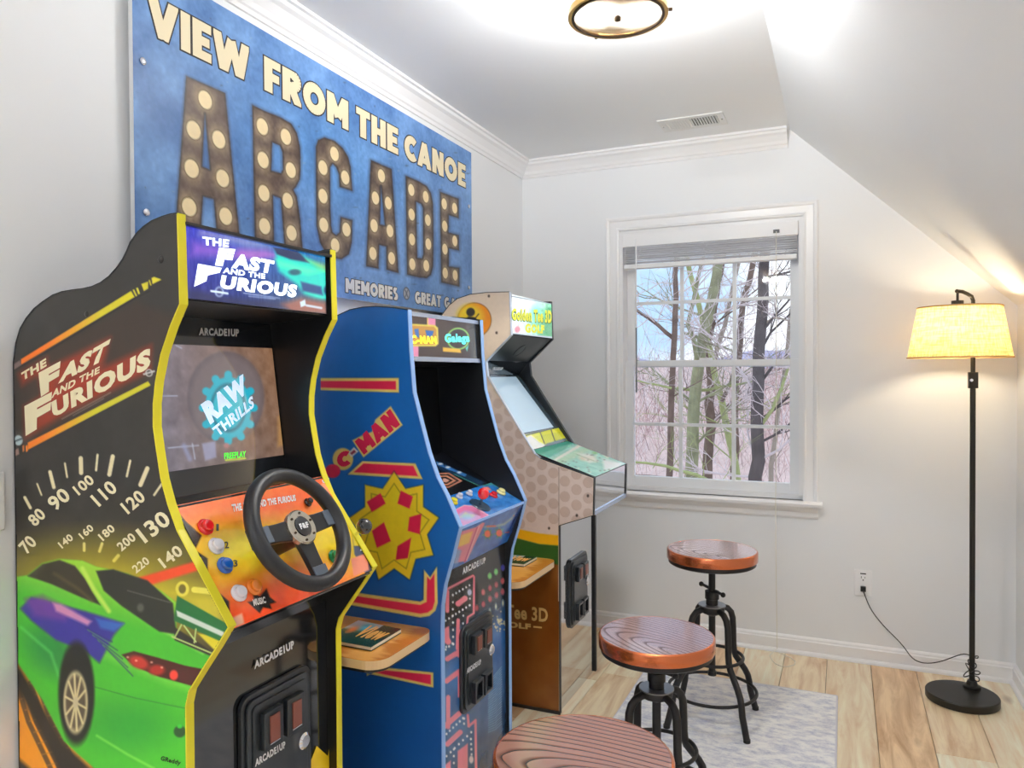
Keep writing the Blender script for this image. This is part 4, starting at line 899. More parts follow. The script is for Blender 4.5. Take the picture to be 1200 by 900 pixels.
def button(px, col, nm, r=.0165, pl=pd, n=nd, par=dk, label=None):
    p = pl(*px); m = mat('button_'+nm, col, .12, coat=1.)
    MB().lathe([(.001, 0), (r, 0), (r*1.02, .003), (r*.8, .006), (.001, .006)], p, n, 24).build('button_ring', m, par)
    MB().lathe([(r*.72, .004), (r*.72, .011), (r*.6, .013), (.001, .0135)], p, n, 24).build('button', m, par, label)
button((240.4, 618), (214, 26, 32), 'red', label='red push button'); button((252.7, 640.4), (226, 224, 232), 'white', label='white push button'); button((263, 663), (20, 84, 170), 'blue', label='blue push button')
button((279.3, 695.6), (226, 224, 232), 'white', label='white push button'); button((297, 688.4), (232, 128, 30), 'orange', label='orange push button'); button((391.6, 653), (20, 130, 70), 'green', label='green push button')
button((360.4, 589), (20, 18, 18), 'black', .010, label='small black button')
# shifter
ps = pd(417, 626); pk = plane(ps+nd*.055, nd)(426.7, 617)
MB().tube([ps, ps*.5+pk*.5, pk], .004, 10).build('shifter_stalk', CHR, dk)
MB().ball(pk, .0185, 22).build('shifter_knob', mat('gloss_black'), dk, 'round black gear knob')
# steering wheel
wn = np.array([.86, 0, .51]); wn /= np.linalg.norm(wn)
wc = oY(352, 620, Y1+W1*.475)
# centre sits in front of the deck by ten centimetres
dref = pd(352, 620); wc = plane(dref+nd*.085, nd)(351.5, 619)
e1 = np.array([0, 1., 0]); e2 = np.cross(wn, e1); e2 = e2 if e2[2] > 0 else -e2
RWH = .117
SWM = mat('wheel_rubber', (32, 33, 37), .42, k=1.0, bump=.15, nscale=120)
wh = MB().tube([wc+(e1*math.cos(t)+e2*math.sin(t))*RWH for t in np.linspace(0, 2*math.pi, 56, endpoint=False)], .0155, 16, closed=True).build('steering_wheel', SWM, c1, 'black steering wheel')
def wp(a, b, c=0.): return wc+e1*a+e2*b+wn*c
def spoke(ax, ay, w0, w1, r1):
    a = np.array([ax, ay]); a = a/np.hypot(*a); q = np.array([-a[1], a[0]])
    pts = [a*.018+q*w0, a*(r1*.45)+q*w0*.85, a*(r1*.8)+q*w1, a*r1+q*w1*1.15, a*r1-q*w1*1.15, a*(r1*.8)-q*w1, a*(r1*.45)-q*w0*.85, a*.018-q*w0]
    return MB().prism([wp(x, y, -.012) for x, y in pts], wn*.012).build('spoke', mat('spoke_black', (34, 35, 38), .3, k=1.), wh, bevel=.002)
spoke(-1, .05, .022, .018, .128); spoke(1, .05, .022, .018, .128); spoke(.02, -1, .022, .017, .128)
for a in ((-.10, .005), (.10, .005), (0.002, -.10)):
    MB().prism([wp(a[0]+s1*.019, a[1]+s2*.017, 0) for s1, s2 in ((-1, -1), (1, -1), (1, 1), (-1, 1))], wn*.003).build('spoke_insert', mat('spoke_grey', (86, 96, 110), .3), wh, bevel=.001)
MB().cyl(wp(0, 0, -.075), wp(0, 0, 0), .024, 24, r2=.03).build('steering_column', mat('spoke_black'), wh)
MB().lathe([(.001, -.004), (.037, -.004), (.037, .006), (.034, .009), (.022, .009), (.0215, .007), (.001, .007)], wc, wn, 36).build('hub_ring', mat('brushed_steel', (190, 184, 170), .25, .9), wh)
MB().lathe([(.0205, .007), (.0205, .0105), (.001, .012)], wc, wn, 32).build('hub_cap', mat('gloss_black'), wh)
for k in range(6):
    t = k*math.pi/3+.3; p = wp(.029*math.cos(t), .029*math.sin(t), .009); MB().cyl(p, p+wn*.0015, .0025, 8).build('hub_screw', DKB, wh)
lettering('F&F', [wp(-.013, .006, .0125), wp(.013, .006, .0125), wp(.013, -.006, .0125), wp(-.013, -.006, .0125)], None, WHT, wh, 'hub_lettering', bold=.05)
slab('deck_underside', (.578, .852), (.452, .775), ya, yb, .012, GLOSSB, c1)
sla, slb = (.452, .777), (.456, .0)
slab('front_panel', sla, slb, ya, yb, .012, GLOSSB, c1, 'glossy black lower front panel'); fp = c1.children[-1]
pf = plane((.4565, 0, .4), (1, 0, 0))
lettering('ARCADE1UP', [(298, 775), (344, 750), (345, 759.5), (298, 784.5)], pf, WHT, fp, 'maker_lettering', bold=.05)
q0 = pf(279, 830); q1_ = pf(361, 790)
coin_door(.454, q0[1], q1_[1], pf(284, 817)[2]-.36, pf(284, 817)[2], c1); cdn = c1.children[-1]
lettering('ARCADE1UP', [(299, 890), (334, 868), (335, 876), (299, 899)], plane((.4745, 0, .4), (1, 0, 0)), WHT, cdn, 'maker_lettering', bold=.05)
MB().prism([(*pf(362, 897)[:1], *pf(362, 897)[1:]), pf(371, 874), pf(384, 886), np.array([pf(402, 866)[0], yb-.001, pf(402, 866)[2]]), np.array([pf(402, 866)[0], yb-.001, pf(402, 990)[2]]), pf(362, 1010)][:6], (.0006, 0, 0)).build('yellow_graphic', mat('print_yellow', (240, 196, 30), .3), fp)
# closing boards behind
mb = MB()
for i in range(0, 22):
    a, b = pr[i], pr[i+1]; s_ = .012
    a = (a[0]+.004, a[1]-s_); b = (b[0]+.004, b[1]-s_)
    mb.prism([(a[0], ya, a[1]), (b[0], ya, b[1]), (b[0], ya, b[1]-.006), (a[0], ya, a[1]-.006)], (0, yb-ya, 0))
mb.build('top_cover', BLACK, c1)
slab('back_board', (.03, pr[0][1]-.02), (.03, .0), ya, yb, .01, BLACK, c1)
# ================================================================ BLUE MAZE-GAME CABINET
Y2 = -1.975; W2 = .46
c2 = thing('arcade_cabinet', 'blue arcade cabinet with pink stripes and a red joystick, middle of the three', 'arcade cabinet', (.3, Y2+W2/2, 0), 'arcade cabinets along the left wall')
BLUE = mat('cabinet_blue', (28, 100, 184), .32, k=1.1); TMB = mat('trim_light_blue', (140, 178, 232), .3)
outline2 = [(385, 380), (395, 370), (410, 363), (425, 360), (441, 359), (460, 360.5), (478, 363), (480, 410), (484, 460), (493, 496), (502, 531), (512, 560), (523, 581), (538.5, 618), (530, 653), (521, 685), (517.5, 710), (517, 740)]
pr = profile(outline2, Y2, 0); pr = pr[:-1]+[(pr[-1][0], pr[-1][1]), (.594, 0), (.03, 0), (.03, 1.38), (.10, 1.455)]
sp = side_panel('side_panel', pr, Y2, TH, BLUE, c2, TMB, label='near side panel with pink stripes and lettering', bright=(6, 19))
side_panel('side_panel', pr, Y2+W2-TH, TH, BLACK, c2, TMB, bright=(6, 19))
gx_ = np.arange(376, 542, .7); gy_ = np.arange(356, 960, 1.0)
PXX, PYY = np.meshgrid(gx_, gy_); d_ = np.stack([PXX-600, PYY-450, np.full(PXX.shape, F_PX)], -1) @ RM
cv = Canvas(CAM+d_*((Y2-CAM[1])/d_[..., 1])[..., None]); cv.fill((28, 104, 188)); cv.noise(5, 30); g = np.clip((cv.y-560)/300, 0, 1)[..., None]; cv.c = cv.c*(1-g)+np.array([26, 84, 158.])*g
CRM, PNK = (250, 214, 120), (228, 44, 84)
def striped(outer, inner): cv.poly([(x-1.2, y) for x, y in outer], (14, 40, 70), 1.6, .5); cv.poly(outer, CRM, .6); cv.poly(inner, PNK, .6)
striped([(370, 443), (467.4, 443), (467.6, 460), (370, 457)], [(370, 446.5), (464, 446.5), (464.2, 456.6), (370, 454)])
striped([(408, 555.6), (424.8, 540.4), (487, 543), (495.5, 561.5), (408, 556)], [(415, 552.8), (426, 543), (484.5, 546), (490, 558), (415, 553.4)])
L3 = lambda P: [(x/5.625+370, y/5.625+600) for x, y in P]
striped(L3([(715, 380), (755, 430), (800, 360), (805, 600), (790, 650), (750, 685), (690, 695), (100, 590), (100, 500), (330, 540), (690, 590), (712, 578)]), L3([(735, 425), (755, 448), (783, 405), (785, 590), (770, 640), (740, 662), (690, 670), (100, 568), (100, 522), (320, 562), (690, 612), (732, 592)]))
striped([(430, 792), (450, 782), (508, 788), (508, 805.6), (430, 789)], [(440, 788), (452, 785.5), (505, 790.5), (505, 802)])
# lettering fields
cv.poly([(413, 516), (425, 510), (436, 506), (440, 492), (458, 476), (472, 498), (426, 536)], CRM, .7)
cv.ell(402, 538, 12, 13, CRM, .8); cv.ell(390, 552, 9, 8, PNK, .7); cv.poly([(408, 531), (415, 524), (420, 529), (412, 536)], (230, 226, 220), .6); cv.poly([(410.5, 531), (415, 527), (417.5, 529.5), (412.5, 533)], (160, 60, 80), .6)
# plain starburst in place of the figure artwork
def burst(cx, cy, rx, ry, k, dep, ph=0): return [(cx+rx*(1 if i % 2 == 0 else dep)*math.sin(ph+math.pi*i/k), cy-ry*(1 if i % 2 == 0 else dep)*math.cos(ph+math.pi*i/k)) for i in range(2*k)]
cv.poly(burst(462, 618, 54, 66, 9, .74), (16, 40, 60), 1.4, .8); cv.poly(burst(462, 618, 53, 65, 9, .74), (240, 208, 50), .8); cv.poly(burst(462, 618, 42, 52, 9, .74), (60, 50, 20), .8, .7); cv.poly(burst(462, 618, 41, 51, 9, .74), (234, 208, 44), .8)
for q in ([(430, 588), (446, 578), (452, 590), (436, 600)], [(470, 575), (484, 582), (480, 596), (466, 590)], [(480, 606), (494, 602), (492, 626), (478, 622)], [(436, 622), (450, 612), (458, 634), (442, 642)], [(466, 640), (482, 630), (478, 654), (464, 656)]): cv.poly(q, (214, 38, 78), .7)
op = outline2+[(519, 965), (370, 965), (370, 380)]
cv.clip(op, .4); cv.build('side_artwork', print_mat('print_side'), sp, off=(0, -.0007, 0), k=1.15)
p2 = lambda x, y: oY(x, y, Y2-.0014)
PK = mat('ink_pink', (226, 42, 84), .4)
for w_, q_ in (('MAN', [(415.5, 517.5), (457, 479), (469, 497.5), (426.5, 533)]), ('C', [(394, 531), (409, 527), (411, 545), (396, 549)])): block_letters(w_, [p2(*a) for a in q_], PK, sp, 'logo_lettering', t=.32, th=(0, -1, 0))
ya, yb = Y2+TH, Y2+W2-TH
SIL = mat('marquee_silver', (172, 184, 206), .25, .7)
mqa, mqb = (.486, 1.482), (.493, 1.356)
slab('marquee', mqa, mqb, ya, yb, .02, BLACK, c2); mq = c2.children[-1]
slab('retainer', (.490, 1.486), (.491, 1.474), ya, yb, .006, SIL, mq); slab('retainer', (.497, 1.362), (.498, 1.349), ya, yb, .006, SIL, mq)
slab('top_cover', (.05, 1.44), (.486, 1.486), ya, yb, .008, BLUE, c2)
cv = face_canvas(on(mqa, mqb, 1.474), on(mqa, mqb, 1.362), ya, yb, 170, 64); cv.fill((62, 44, 44))
cv.poly([(501, 368), (510, 369), (510, 384), (501, 383)], (236, 140, 180), .6); cv.poly([(500, 368), (501.4, 368), (501.4, 384), (500, 384)], (240, 200, 100), .5); cv.poly([(481, 404), (490, 404), (490, 424), (481, 424)], (236, 140, 180), .6)
cv.poly([(476, 379), (509, 381), (513, 384), (513.6, 403), (510, 406), (476, 406)], (236, 216, 80), .8); cv.poly([(476, 381), (508, 383), (511, 386), (511.5, 401), (508, 404), (476, 404)], (210, 150, 60), .6); cv.poly([(485, 386), (490, 385), (491, 396), (487, 394)], (30, 110, 200), .6); cv.poly([(498, 387), (508, 388), (506, 394), (500, 395)], (30, 110, 200), .6)
cv.ell(536.5, 397, 13.5, 13, (150, 220, 110), .7); cv.ell(536.5, 397, 11.6, 11.2, (50, 44, 50), .7)
cv.poly([(518.5, 407), (539, 409), (540, 413.5), (518.6, 412)], (240, 190, 60), .6); cv.poly([(545, 408), (549, 404), (547, 412)], (90, 210, 190), .6)
cv.poly([(552, 372), (566, 374), (566, 424), (552, 424)], (8, 12, 14), 4, .9)
cv.build('lit_print', print_mat('lit_dim', .15, emit=.8, coat=.4), mq, off=fnorm(mqa, mqb, .0012), k=1.0)
pm2 = pl_of(mqa, mqb)
lettering('C-MAN', [(481.5, 392.5), (511, 394), (512, 403), (482, 403)], pm2, mat('lit_yellow', (244, 226, 50), .4, emit=.8), mq, 'logo_lettering', bold=.06)
lettering('Galaga', [(521, 391), (550, 391), (550.5, 403.5), (521.5, 404.5)], pm2, mat('lit_cyan', (90, 226, 210), .4, emit=.8), mq, 'logo_lettering', bold=.05)
VB = mat('void_black', (10, 12, 14), .35, k=1.)
slab('speaker_board', (.492, 1.352), (.335, 1.335), ya, yb, .01, VB, c2)
slab('screen_glass', (.335, 1.337), (.355, 1.05), ya, yb, .01, mat('screen_off', (10, 12, 16), .18, k=1.), c2, 'dark unlit screen')
bza, bzb = (.352, 1.055), (.532, .958)
slab('bezel', bza, bzb, ya, yb, .01, VB, c2); bz = c2.children[-1]
cv = face_canvas(bza, bzb, ya, yb, 130, 70); cv.fill((12, 13, 18)); cv.noise(8, 12)
cv.poly([(507, 538), (520, 543), (568, 566), (563, 570), (530, 556), (507, 548)], (20, 50, 84), .8); 
for q in ([(511, 541), (519, 544), (522, 549), (512, 545.5)], [(521, 545), (532, 550), (535, 554), (523, 550)], [(533, 551), (547, 556), (545, 559), (537, 556)]): cv.poly(q, (50, 110, 170), .6)
for x, y in ((524.5, 548), (516, 544), (538, 554)): cv.ell(x, y, 2.6, 1.2, (220, 226, 230), .5)
for k, cc in enumerate(((176, 120, 100), (60, 40, 34), (214, 150, 120), (40, 26, 24), (214, 160, 140))):
    s_ = 1-.19*k; cv.poly([(524-22*s_, 563-8*s_), (520+6*s_, 563-9*s_), (522+20*s_, 563+1*s_), (522+4*s_, 564+8*s_), (524-22*s_, 563+9*s_)], cc, .5)
cv.line([(532, 556), (562, 570)], .9, (60, 140, 110), .5)
cv.build('instruction_print', print_mat('print_deck'), bz, off=fnorm(bza, bzb, .0012), k=1.1)
da, db = (.532, .958), (.644, .903)
slab('control_deck', da, db, ya, yb, .02, BLUE, c2, 'blue control deck'); dk = c2.children[-1]
cv = face_canvas(da, db, ya, yb, 150, 60); cv.fill((40, 118, 196)); cv.noise(36, 8); 
M = lambda P: [(x/7.5+500, y/7.5+540) for x, y in P]
cv.poly(M([(240, 440), (330, 395), (400, 400), (500, 450), (560, 500), (500, 560), (300, 600)]), (226, 120, 170), .7); cv.poly(M([(262, 480), (330, 440), (390, 445), (470, 490), (500, 540), (300, 600)]), (200, 150, 200), 1.); cv.poly(M([(290, 500), (340, 455), (370, 470), (420, 480), (400, 500)]), (236, 210, 130), 1.2); cv.ell(547, 606, 8, 4, (140, 190, 230), 2, .8)
cv.line(M([(240, 440), (330, 395), (400, 400), (540, 480)]), 1.2, (240, 170, 190), .5)
cv.line(M([(500, 215), (580, 205), (880, 350)]), 2.2, (60, 140, 90), 1.4, .8); cv.ell(592, 573, 9, 2.6, (40, 60, 110), 1, .8); cv.ell(606, 580, 5, 2, (90, 170, 120), 1.2, .7)
cv.poly(M([(490, 235), (540, 230), (570, 260), (510, 260)]), (230, 130, 120), .8)
cv.build('deck_print', print_mat('print_deck'), dk, off=fnorm(da, db, .0012), k=1.15)
pd2 = pl_of(da, db); nd2 = fnorm(da, db, 1.)
for px, col, nm, r, lb in (((538, 582.7), (232, 232, 232), 'white', .011, 'small white button'), ((549.5, 579.3), (232, 232, 232), 'white', .011, 'small white button'), ((531, 588.7), (226, 214, 40), 'yellow', .014, 'yellow button'), ((587, 577.5), (236, 226, 150), 'cream', .016, 'cream button'), ((578, 581), (204, 40, 44), 'red', .014, 'red button')):
    button(px, col, nm, r, pd2, nd2, dk, lb)
jp = pd2(562.5, 592); jt = plane(jp+nd2*.058, nd2)(566.5, 578.5)
MB().lathe([(.001, 0), (.034, 0), (.03, .003), (.001, .004)], jp, nd2, 28).build('joystick_plate', mat('joystick_dark', (20, 50, 74), .3), dk)
st = MB().tube([jp, jt], .0042, 10).build('joystick_shaft', CHR, dk)
MB().ball(jt, .0168, 22).build('joystick_ball', mat('joystick_red', (226, 24, 34), .1, coat=1.), dk, 'red ball-top joystick')
ska, skb = (.647, .900), (.588, .772)
slab('front_skirt', ska, skb, ya, yb, .015, BLUE, c2); sk = c2.children[-1]
slab('deck_edge', (.649, .906), (.650, .899), ya, yb, .004, TMB, sk)
cv = face_canvas(ska, skb, ya, yb, 150, 80); cv.fill((34, 104, 190)); cv.noise(26, 8)
cv.poly(M([(295, 620), (430, 580), (490, 540), (510, 545), (350, 880), (215, 900)]), (226, 130, 150), .8); cv.line(M([(440, 585), (330, 890)]), 1.2, (190, 70, 120), .6); cv.line(M([(460, 570), (350, 870)]), 1., (250, 190, 200), .6)
cv.poly(M([(300, 650), (400, 620), (370, 720), (270, 760)]), (236, 190, 100), 1.2); cv.poly(M([(215, 900), (255, 760), (300, 790), (270, 900)]), (110, 160, 220), 1.4, .8)
for x, y in ((532, 640), (635, 632)): 
    X_, Y__ = x/7.5+500, y/7.5+540; cv.poly(burst(X_, Y__, 6.5, 7.5, 7, .55), (70, 160, 120), .8); cv.ell(X_, Y__, 3.6, 4.2, (226, 90, 70), .8)
cv.line(M([(510, 580), (600, 575), (680, 555), (750, 500), (800, 430)]), 2.2, (160, 190, 180), 1.2, .8); cv.line(M([(530, 575), (600, 572)]), 1.6, (220, 90, 70), .8); cv.line(M([(770, 560), (790, 490), (760, 480)]), 1.1, (230, 120, 90), .5); cv.poly(M([(790, 400), (860, 360), (830, 470), (740, 640), (700, 660)]), (16, 50, 130), 2, .8)
cv.line(M([(690, 630), (720, 625)]), 1.2, (220, 100, 90), .5)
cv.build('skirt_print', print_mat('print_deck'), sk, off=fnorm(ska, skb, .0012), k=1.15)
fX = .580
slab('front_panel', (fX, .772), (fX, 0.0), ya, yb, .012, GLOSSB, c2, 'front panel printed with a pink pathway pattern'); fp = c2.children[-1]
cv = Canvas.quad((fX, ya, .772), (fX, yb, .772), (fX, yb, .06), (fX, ya, .06), 150, 230); cv.fill((44, 42, 42))
g = np.clip((cv.v-.18)/.22, 0, 1)[..., None]*np.clip(1.35-cv.v, .35, 1)[..., None]; cv.c = cv.c*(1-g)+np.array([52, 112, 184.])*g; cv.noise(26, 20)
N5 = lambda P: [(x/7.5+500, y/7.5+640) for x, y in P]; PKL = (240, 136, 150)
K5 = lambda P: [(x/5+370, y/5+740) for x, y in P]
cv.line(N5([(180, 570), (180, 395), (158, 390), (405, 258), (415, 270), (412, 590), (360, 625), (352, 700)]), 2.6, PKL); cv.line(N5([(180, 400), (180, 570)]), 4.4, PKL); cv.line(N5([(275, 505), (335, 460)]), 6.5, PKL)
cv.poly(N5([(140, 730), (195, 700), (200, 830), (140, 860)]), PKL, .8); cv.line(N5([(275, 650), (268, 900)]), 4, PKL)
for p, q, w_ in (((770, 160), (838, 120), 6), ((838, 0), (838, 140), 5), ((765, 290), (838, 235), 6), ((838, 235), (838, 380), 3), ((775, 385), (775, 560), 5), ((750, 560), (840, 480), 6), ((890, 490), (895, 555), 3), ((895, 555), (930, 525), 3), ((935, 520), (938, 800), 3), ((770, 660), (845, 590), 6), ((745, 10), (775, 60), 7)):
    cv.line(K5([p, q]), w_, PKL)
cv.poly(K5([(830, 700), (890, 655), (890, 800), (830, 830)]), PKL, .8); cv.poly(K5([(745, 790), (790, 755), (790, 850), (745, 850)]), PKL, .8)
WD = (236, 236, 240)
for a, b, n in (((228, 430), (375, 345), 6), ((165, 655), (375, 520), 8), ((228, 430), (228, 555), 3), ((228, 610), (232, 860), 5), ((378, 400), (378, 520), 3), ((320, 610), (318, 680), 2), ((170, 885), (232, 860), 2)):
    for k in range(n):
        t = k/max(1, n-1); x, y = a[0]+(b[0]-a[0])*t, a[1]+(b[1]-a[1])*t; cv.ell(x/7.5+500, y/7.5+640, 1.1, 1.3, WD, .4)
for a, b, n in (((760, 105), (800, 70), 3), ((765, 600), (862, 508), 6), ((765, 730), (910, 590), 7), ((808, 690), (808, 770), 3), ((908, 630), (912, 720), 4), ((868, 540), (868, 510), 2)):
    for k in range(n):
        t = k/max(1, n-1); x, y = a[0]+(b[0]-a[0])*t, a[1]+(b[1]-a[1])*t; cv.ell(x/5+370, y/5+740, 1.2, 1.4, WD, .4)
cv.ell(550, 694, 2.6, 4, (196, 200, 226), .6); cv.ell(552, 890, 2.5, 4.5, (230, 220, 226), .6)
for x, y in ((495, 405), (555, 370), (610, 340), (665, 305), (438, 545), (497, 510), (555, 465), (612, 430), (665, 400)): cv.ell(x/7.5+500, y/7.5+640, 2.2, 3.6, (206, 96, 104), .9, .9)
for x, y in ((553, 262), (607, 225)): cv.ell(x/7.5+500, y/7.5+640, 2.4, 3.8, (110, 196, 110), .9)
for x, y in ((668, 190),): cv.ell(x/7.5+500, y/7.5+640, 2.4, 4, (70, 70, 160), .9)
for x, y in ((553, 570), (607, 530), (668, 500)): cv.ell(x/7.5+500, y/7.5+640, 1.2, 3.6, (210, 216, 190), .7)
for k in range(50):
    a = NPR.rand()*6.28; r = NPR.rand()*11; cv.ell(585+r*math.cos(a), 728+r*1.1*math.sin(a), .8, .8, (230, 220, 170), .5, .9)
for k in range(24): cv.line(K5([(1010+k % 3, 590-k*13), (1050, 575-k*14), (1088, 540-k*14.5)]), .8, (140, 200, 236), .5, .6)
cv.build('front_print', print_mat('print_deck'), fp, off=(.0007, 0, 0), k=1.1)
pf2 = plane((fX+.0014, 0, .4), (1, 0, 0))
lettering('ARCADE1UP', [(542, 665.5), (569, 652.5), (569, 659.5), (542, 673.5)], pf2, WHT, fp, 'maker_lettering', bold=.06)
qa, qb = pf2(538, 740), pf2(574, 720)
coin_door(fX, qa[1], qb[1], pf2(541, 838)[2], pf2(541, 735)[2], c2); cdn = c2.children[-1]
lettering('ARCADE1UP', [(547, 783.5), (563.5, 772), (564, 778), (547, 790)], plane((fX+.0205, 0, .4), (1, 0, 0)), WHT, cdn, 'maker_lettering', bold=.06)
slab('back_board', (.045, 1.38), (.045, .0), ya, yb, .01, BLACK, c2)

# ================================================================ GOLF CABINET
Y3 = -1.03; W3 = .47
c3 = thing('arcade_cabinet', 'golf arcade cabinet with cream polka-dot side and slanted light screen, farthest of the three', 'arcade cabinet', (.3, Y3+W3/2, 0), 'arcade cabinets along the left wall')
CRP = mat('cabinet_cream', (226, 208, 188), .4, k=1.0); TMK = mat('trim_black', (26, 28, 32), .35)
o3 = [(512, 372), (518, 369), (526, 358), (536, 350), (550.7, 345), (570, 342.7), (597, 342), (598.7, 392.4), (569, 423.6), (571, 441), (584, 462.7), (606, 499), (626, 531.6), (633, 537), (696, 560), (695, 604), (655, 616)]
pr = profile(o3, Y3, 0); xb = pr[-1][0]
pr = pr+[(xb, 0), (.05, 0), (.05, 1.50)]
SILE = mat('trim_silver', (214, 218, 226), .3, .6)
sp = side_panel('side_panel', pr, Y3, TH, CRP, c3, SILE, label='near side panel with polka dots, colour bands and gold lettering', bright=(6, 13))
sp2 = side_panel('side_panel', pr, Y3+W3-TH, TH, TMK, c3, TMK)
gx_ = np.arange(508, 698, .75); gy_ = np.arange(340, 838, .9)
PXX, PYY = np.meshgrid(gx_, gy_); d_ = np.stack([PXX-600, PYY-450, np.full(PXX.shape, F_PX)], -1) @ RM
cv = Canvas(CAM+d_*((Y3-CAM[1])/d_[..., 1])[..., None]); cv.fill((224, 204, 180))
g = np.clip((cv.y-430)/60, 0, 1)[..., None]; cv.c = cv.c*(1-g)+np.array([216, 200, 192.])*g
pc = oY(662, 582, Y3); dxm = (oY(675.6, 585, Y3)-oY(662, 583, Y3))[0]; dzm = oY(662, 564, Y3)[2]-oY(662, 582, Y3)[2]
for i in range(-10, 3):
    for j in range(-2, 9):
        X_, Z_ = pc[0]+i*dxm, pc[2]+(j+(.5 if i % 2 else 0))*dzm
        px_, py_ = proj(np.array([X_, Y3, Z_]))
        if py_ > 614 or py_ < 445: continue
        d = np.hypot(cv.P[..., 0]-X_, cv.P[..., 2]-Z_); fade = .25+.75*min(1, max(0, (py_-455)/80))
        cv._mix(fade*np.clip(.5-(d-.0205)/.0016, 0, 1), (192, 170, 158)); cv._mix(fade*np.clip(.5-(d-.0185)/.0016, 0, 1), (200, 178, 166))
cv.line([(655, 548), (655, 616)], .8, (150, 130, 118), .5)
cv.poly([(590, 614), (611, 620.7), (632, 625), (656, 627.5), (656, 640), (632, 637.5), (607, 631), (590, 625)], (236, 178, 20), .7)
cv.poly([(590, 625), (607, 631), (632, 637.5), (656, 639.5), (656, 663), (590, 650)], (36, 92, 34), .7)
cv.poly([(508, 640), (590, 648), (656, 662), (656, 840), (508, 840)], (132, 74, 24), .8)
g = (np.clip(.5-sdist(cv.x, cv.y, [(508, 650), (656, 663), (656, 840), (508, 840)]), 0, 1)*(cv.noise(0, 30).n)*22)[..., None]; cv.c = cv.c+g
cv.ell(556, 375, 20, 20.5, (120, 70, 20), .7); cv.ell(556, 375, 19.3, 19.8, (232, 140, 24), .7); cv.ell(551, 371, 15, 14, (238, 206, 44), 4, .95)
cv.ell(551.6, 365.8, 5, 5, (40, 34, 28), .7); cv.poly([(542, 376), (549, 371), (557, 372), (562, 378), (566, 392), (544, 394)], (40, 34, 28), .7); cv.line([(557, 373), (561, 368)], 1.2, (40, 34, 28))
for x, y in ((573, 347), (582, 390), (643.5, 619)): cv.ell(x, y, 1.3, 1.6, (60, 44, 34), .5)
for x, y in ((689, 581), (676, 604)): cv.ell(x, y, 1.4, 1.8, (60, 50, 44), .5)
cv.clip(o3+[(656, 836), (505, 836), (505, 372)], .4); cv.build('side_artwork', print_mat('print_side'), sp, off=(0, -.0007, 0), k=1.1)
p3_ = lambda x, y: oY(x, y, Y3-.0014)
GOLD = mat('ink_gold', (226, 186, 116), .4)
joined_lettering([('Golden Tee 3D', [(543, 702), (642, 713), (642, 729.5), (543, 719)], .03), ('GOLF', [(585, 727), (622, 731), (622, 738), (585, 734)], .06), ('-', [(625, 733.5), (635, 734.5), (635, 736.5), (625, 735.5)], .03)], p3_, GOLD, sp, 'title_lettering', label='gold title lettering')
ya, yb = Y3+TH, Y3+W3-TH
mqa, mqb = (.381, 1.626), (.384, 1.470)
slab('marquee', mqa, mqb, ya, yb, .02, BLACK, c3); mq = c3.children[-1]
cv = face_canvas(mqa, mqb, ya, yb, 130, 100); u = cv.u[..., None]; v = cv.v[..., None]
cv.c = np.array([236, 244, 246.])*(1-u)+np.array([60, 170, 110.])*u; cv.noise(60, 8); 
cv.ell(620, 352, 16, 10, (250, 252, 255), 8, .9); cv.poly([(628, 372), (650, 368), (650, 396), (634, 396)], (40, 130, 70), 5, .8); cv.ell(628, 368, 6, 12, (80, 190, 170), 4, .7); cv.ell(606, 386, 3.5, 4, (190, 90, 110), 1.2, .8)
cv.line([(598, 391), (650, 396)], 2.4, (150, 160, 170)); cv.line([(598, 347), (650, 356.5)], 1.5, (110, 120, 130))
cv.build('lit_print', print_mat('lit_marquee'), mq, off=fnorm(mqa, mqb, .0012), k=1.0)
pm3 = pl_of(mqa, mqb)
joined_lettering([('Golden Tee 3D', [(600, 361), (646.5, 363.5), (646.5, 379), (600, 375)], .06), ('GOLF', [(615.6, 379), (638, 381), (638, 391), (615.6, 390)], .07)], pm3, mat('lit_gold', (190, 190, 40), .4, emit=.8), mq, 'title_lettering')
lettering('Golden Tee 3D', [(599.5, 362), (647, 364.4), (647, 380), (599.5, 376)], lambda x, y: pm3(x, y)-np.array([.0005, 0, 0]), mat('lit_dark_green', (40, 96, 50), .4, emit=.4), mq, 'title_shadow', bold=.09)
unb = (.268, 1.366)
slab('speaker_board', (.382, 1.466), unb, ya, yb, .01, mat('speaker_black', (34, 40, 42), .3, k=1.), c3); sb_ = c3.children[-1]
nn = fnorm((.382, 1.466), unb, 1.); ps = plane((.382, 0, 1.466), nn)(609, 411)
MB().lathe([(.001, 0), (.036, 0), (.036, .002), (.032, .002), (.032, .0005), (.001, .0008)], ps, nn, 28).build('speaker_grille', mat('speaker_black'), sb_)
slab('header', unb, (.222, 1.306), ya, yb, .01, GLOSSB, c3); hd = c3.children[-1]
lettering('ARCADE1UP', [(577.5, 430), (590, 430.5), (588, 434), (577, 434)], pl_of(unb, (.222, 1.306)), WHT, hd, 'maker_lettering', bold=.06)
sca, scb = (.222, 1.306), (.411, 1.071)
slab('screen_glass', sca, (.458, 1.010), ya, yb, .01, mat('screen_frame', (60, 84, 100), .1, coat=1.), c3, 'slanted screen with a pale emissive display'); sgl = c3.children[-1]
SG = mat('screen_pale_emit', (150, 172, 188), .08, coat=1., emit=.75)  # pale blue of the display is put in as an even emission
nn = fnorm(sca, scb, 1.); a_ = on(sca, scb, 1.298); b_ = on(sca, scb, 1.075)
MB().prism([(a_[0], ya+.02, a_[1]), (a_[0], yb-.05, a_[1]), (b_[0], yb-.05, b_[1]), (b_[0], ya+.02, b_[1])], nn*.0015).build('display', SG, sgl, 'pale glossy display')
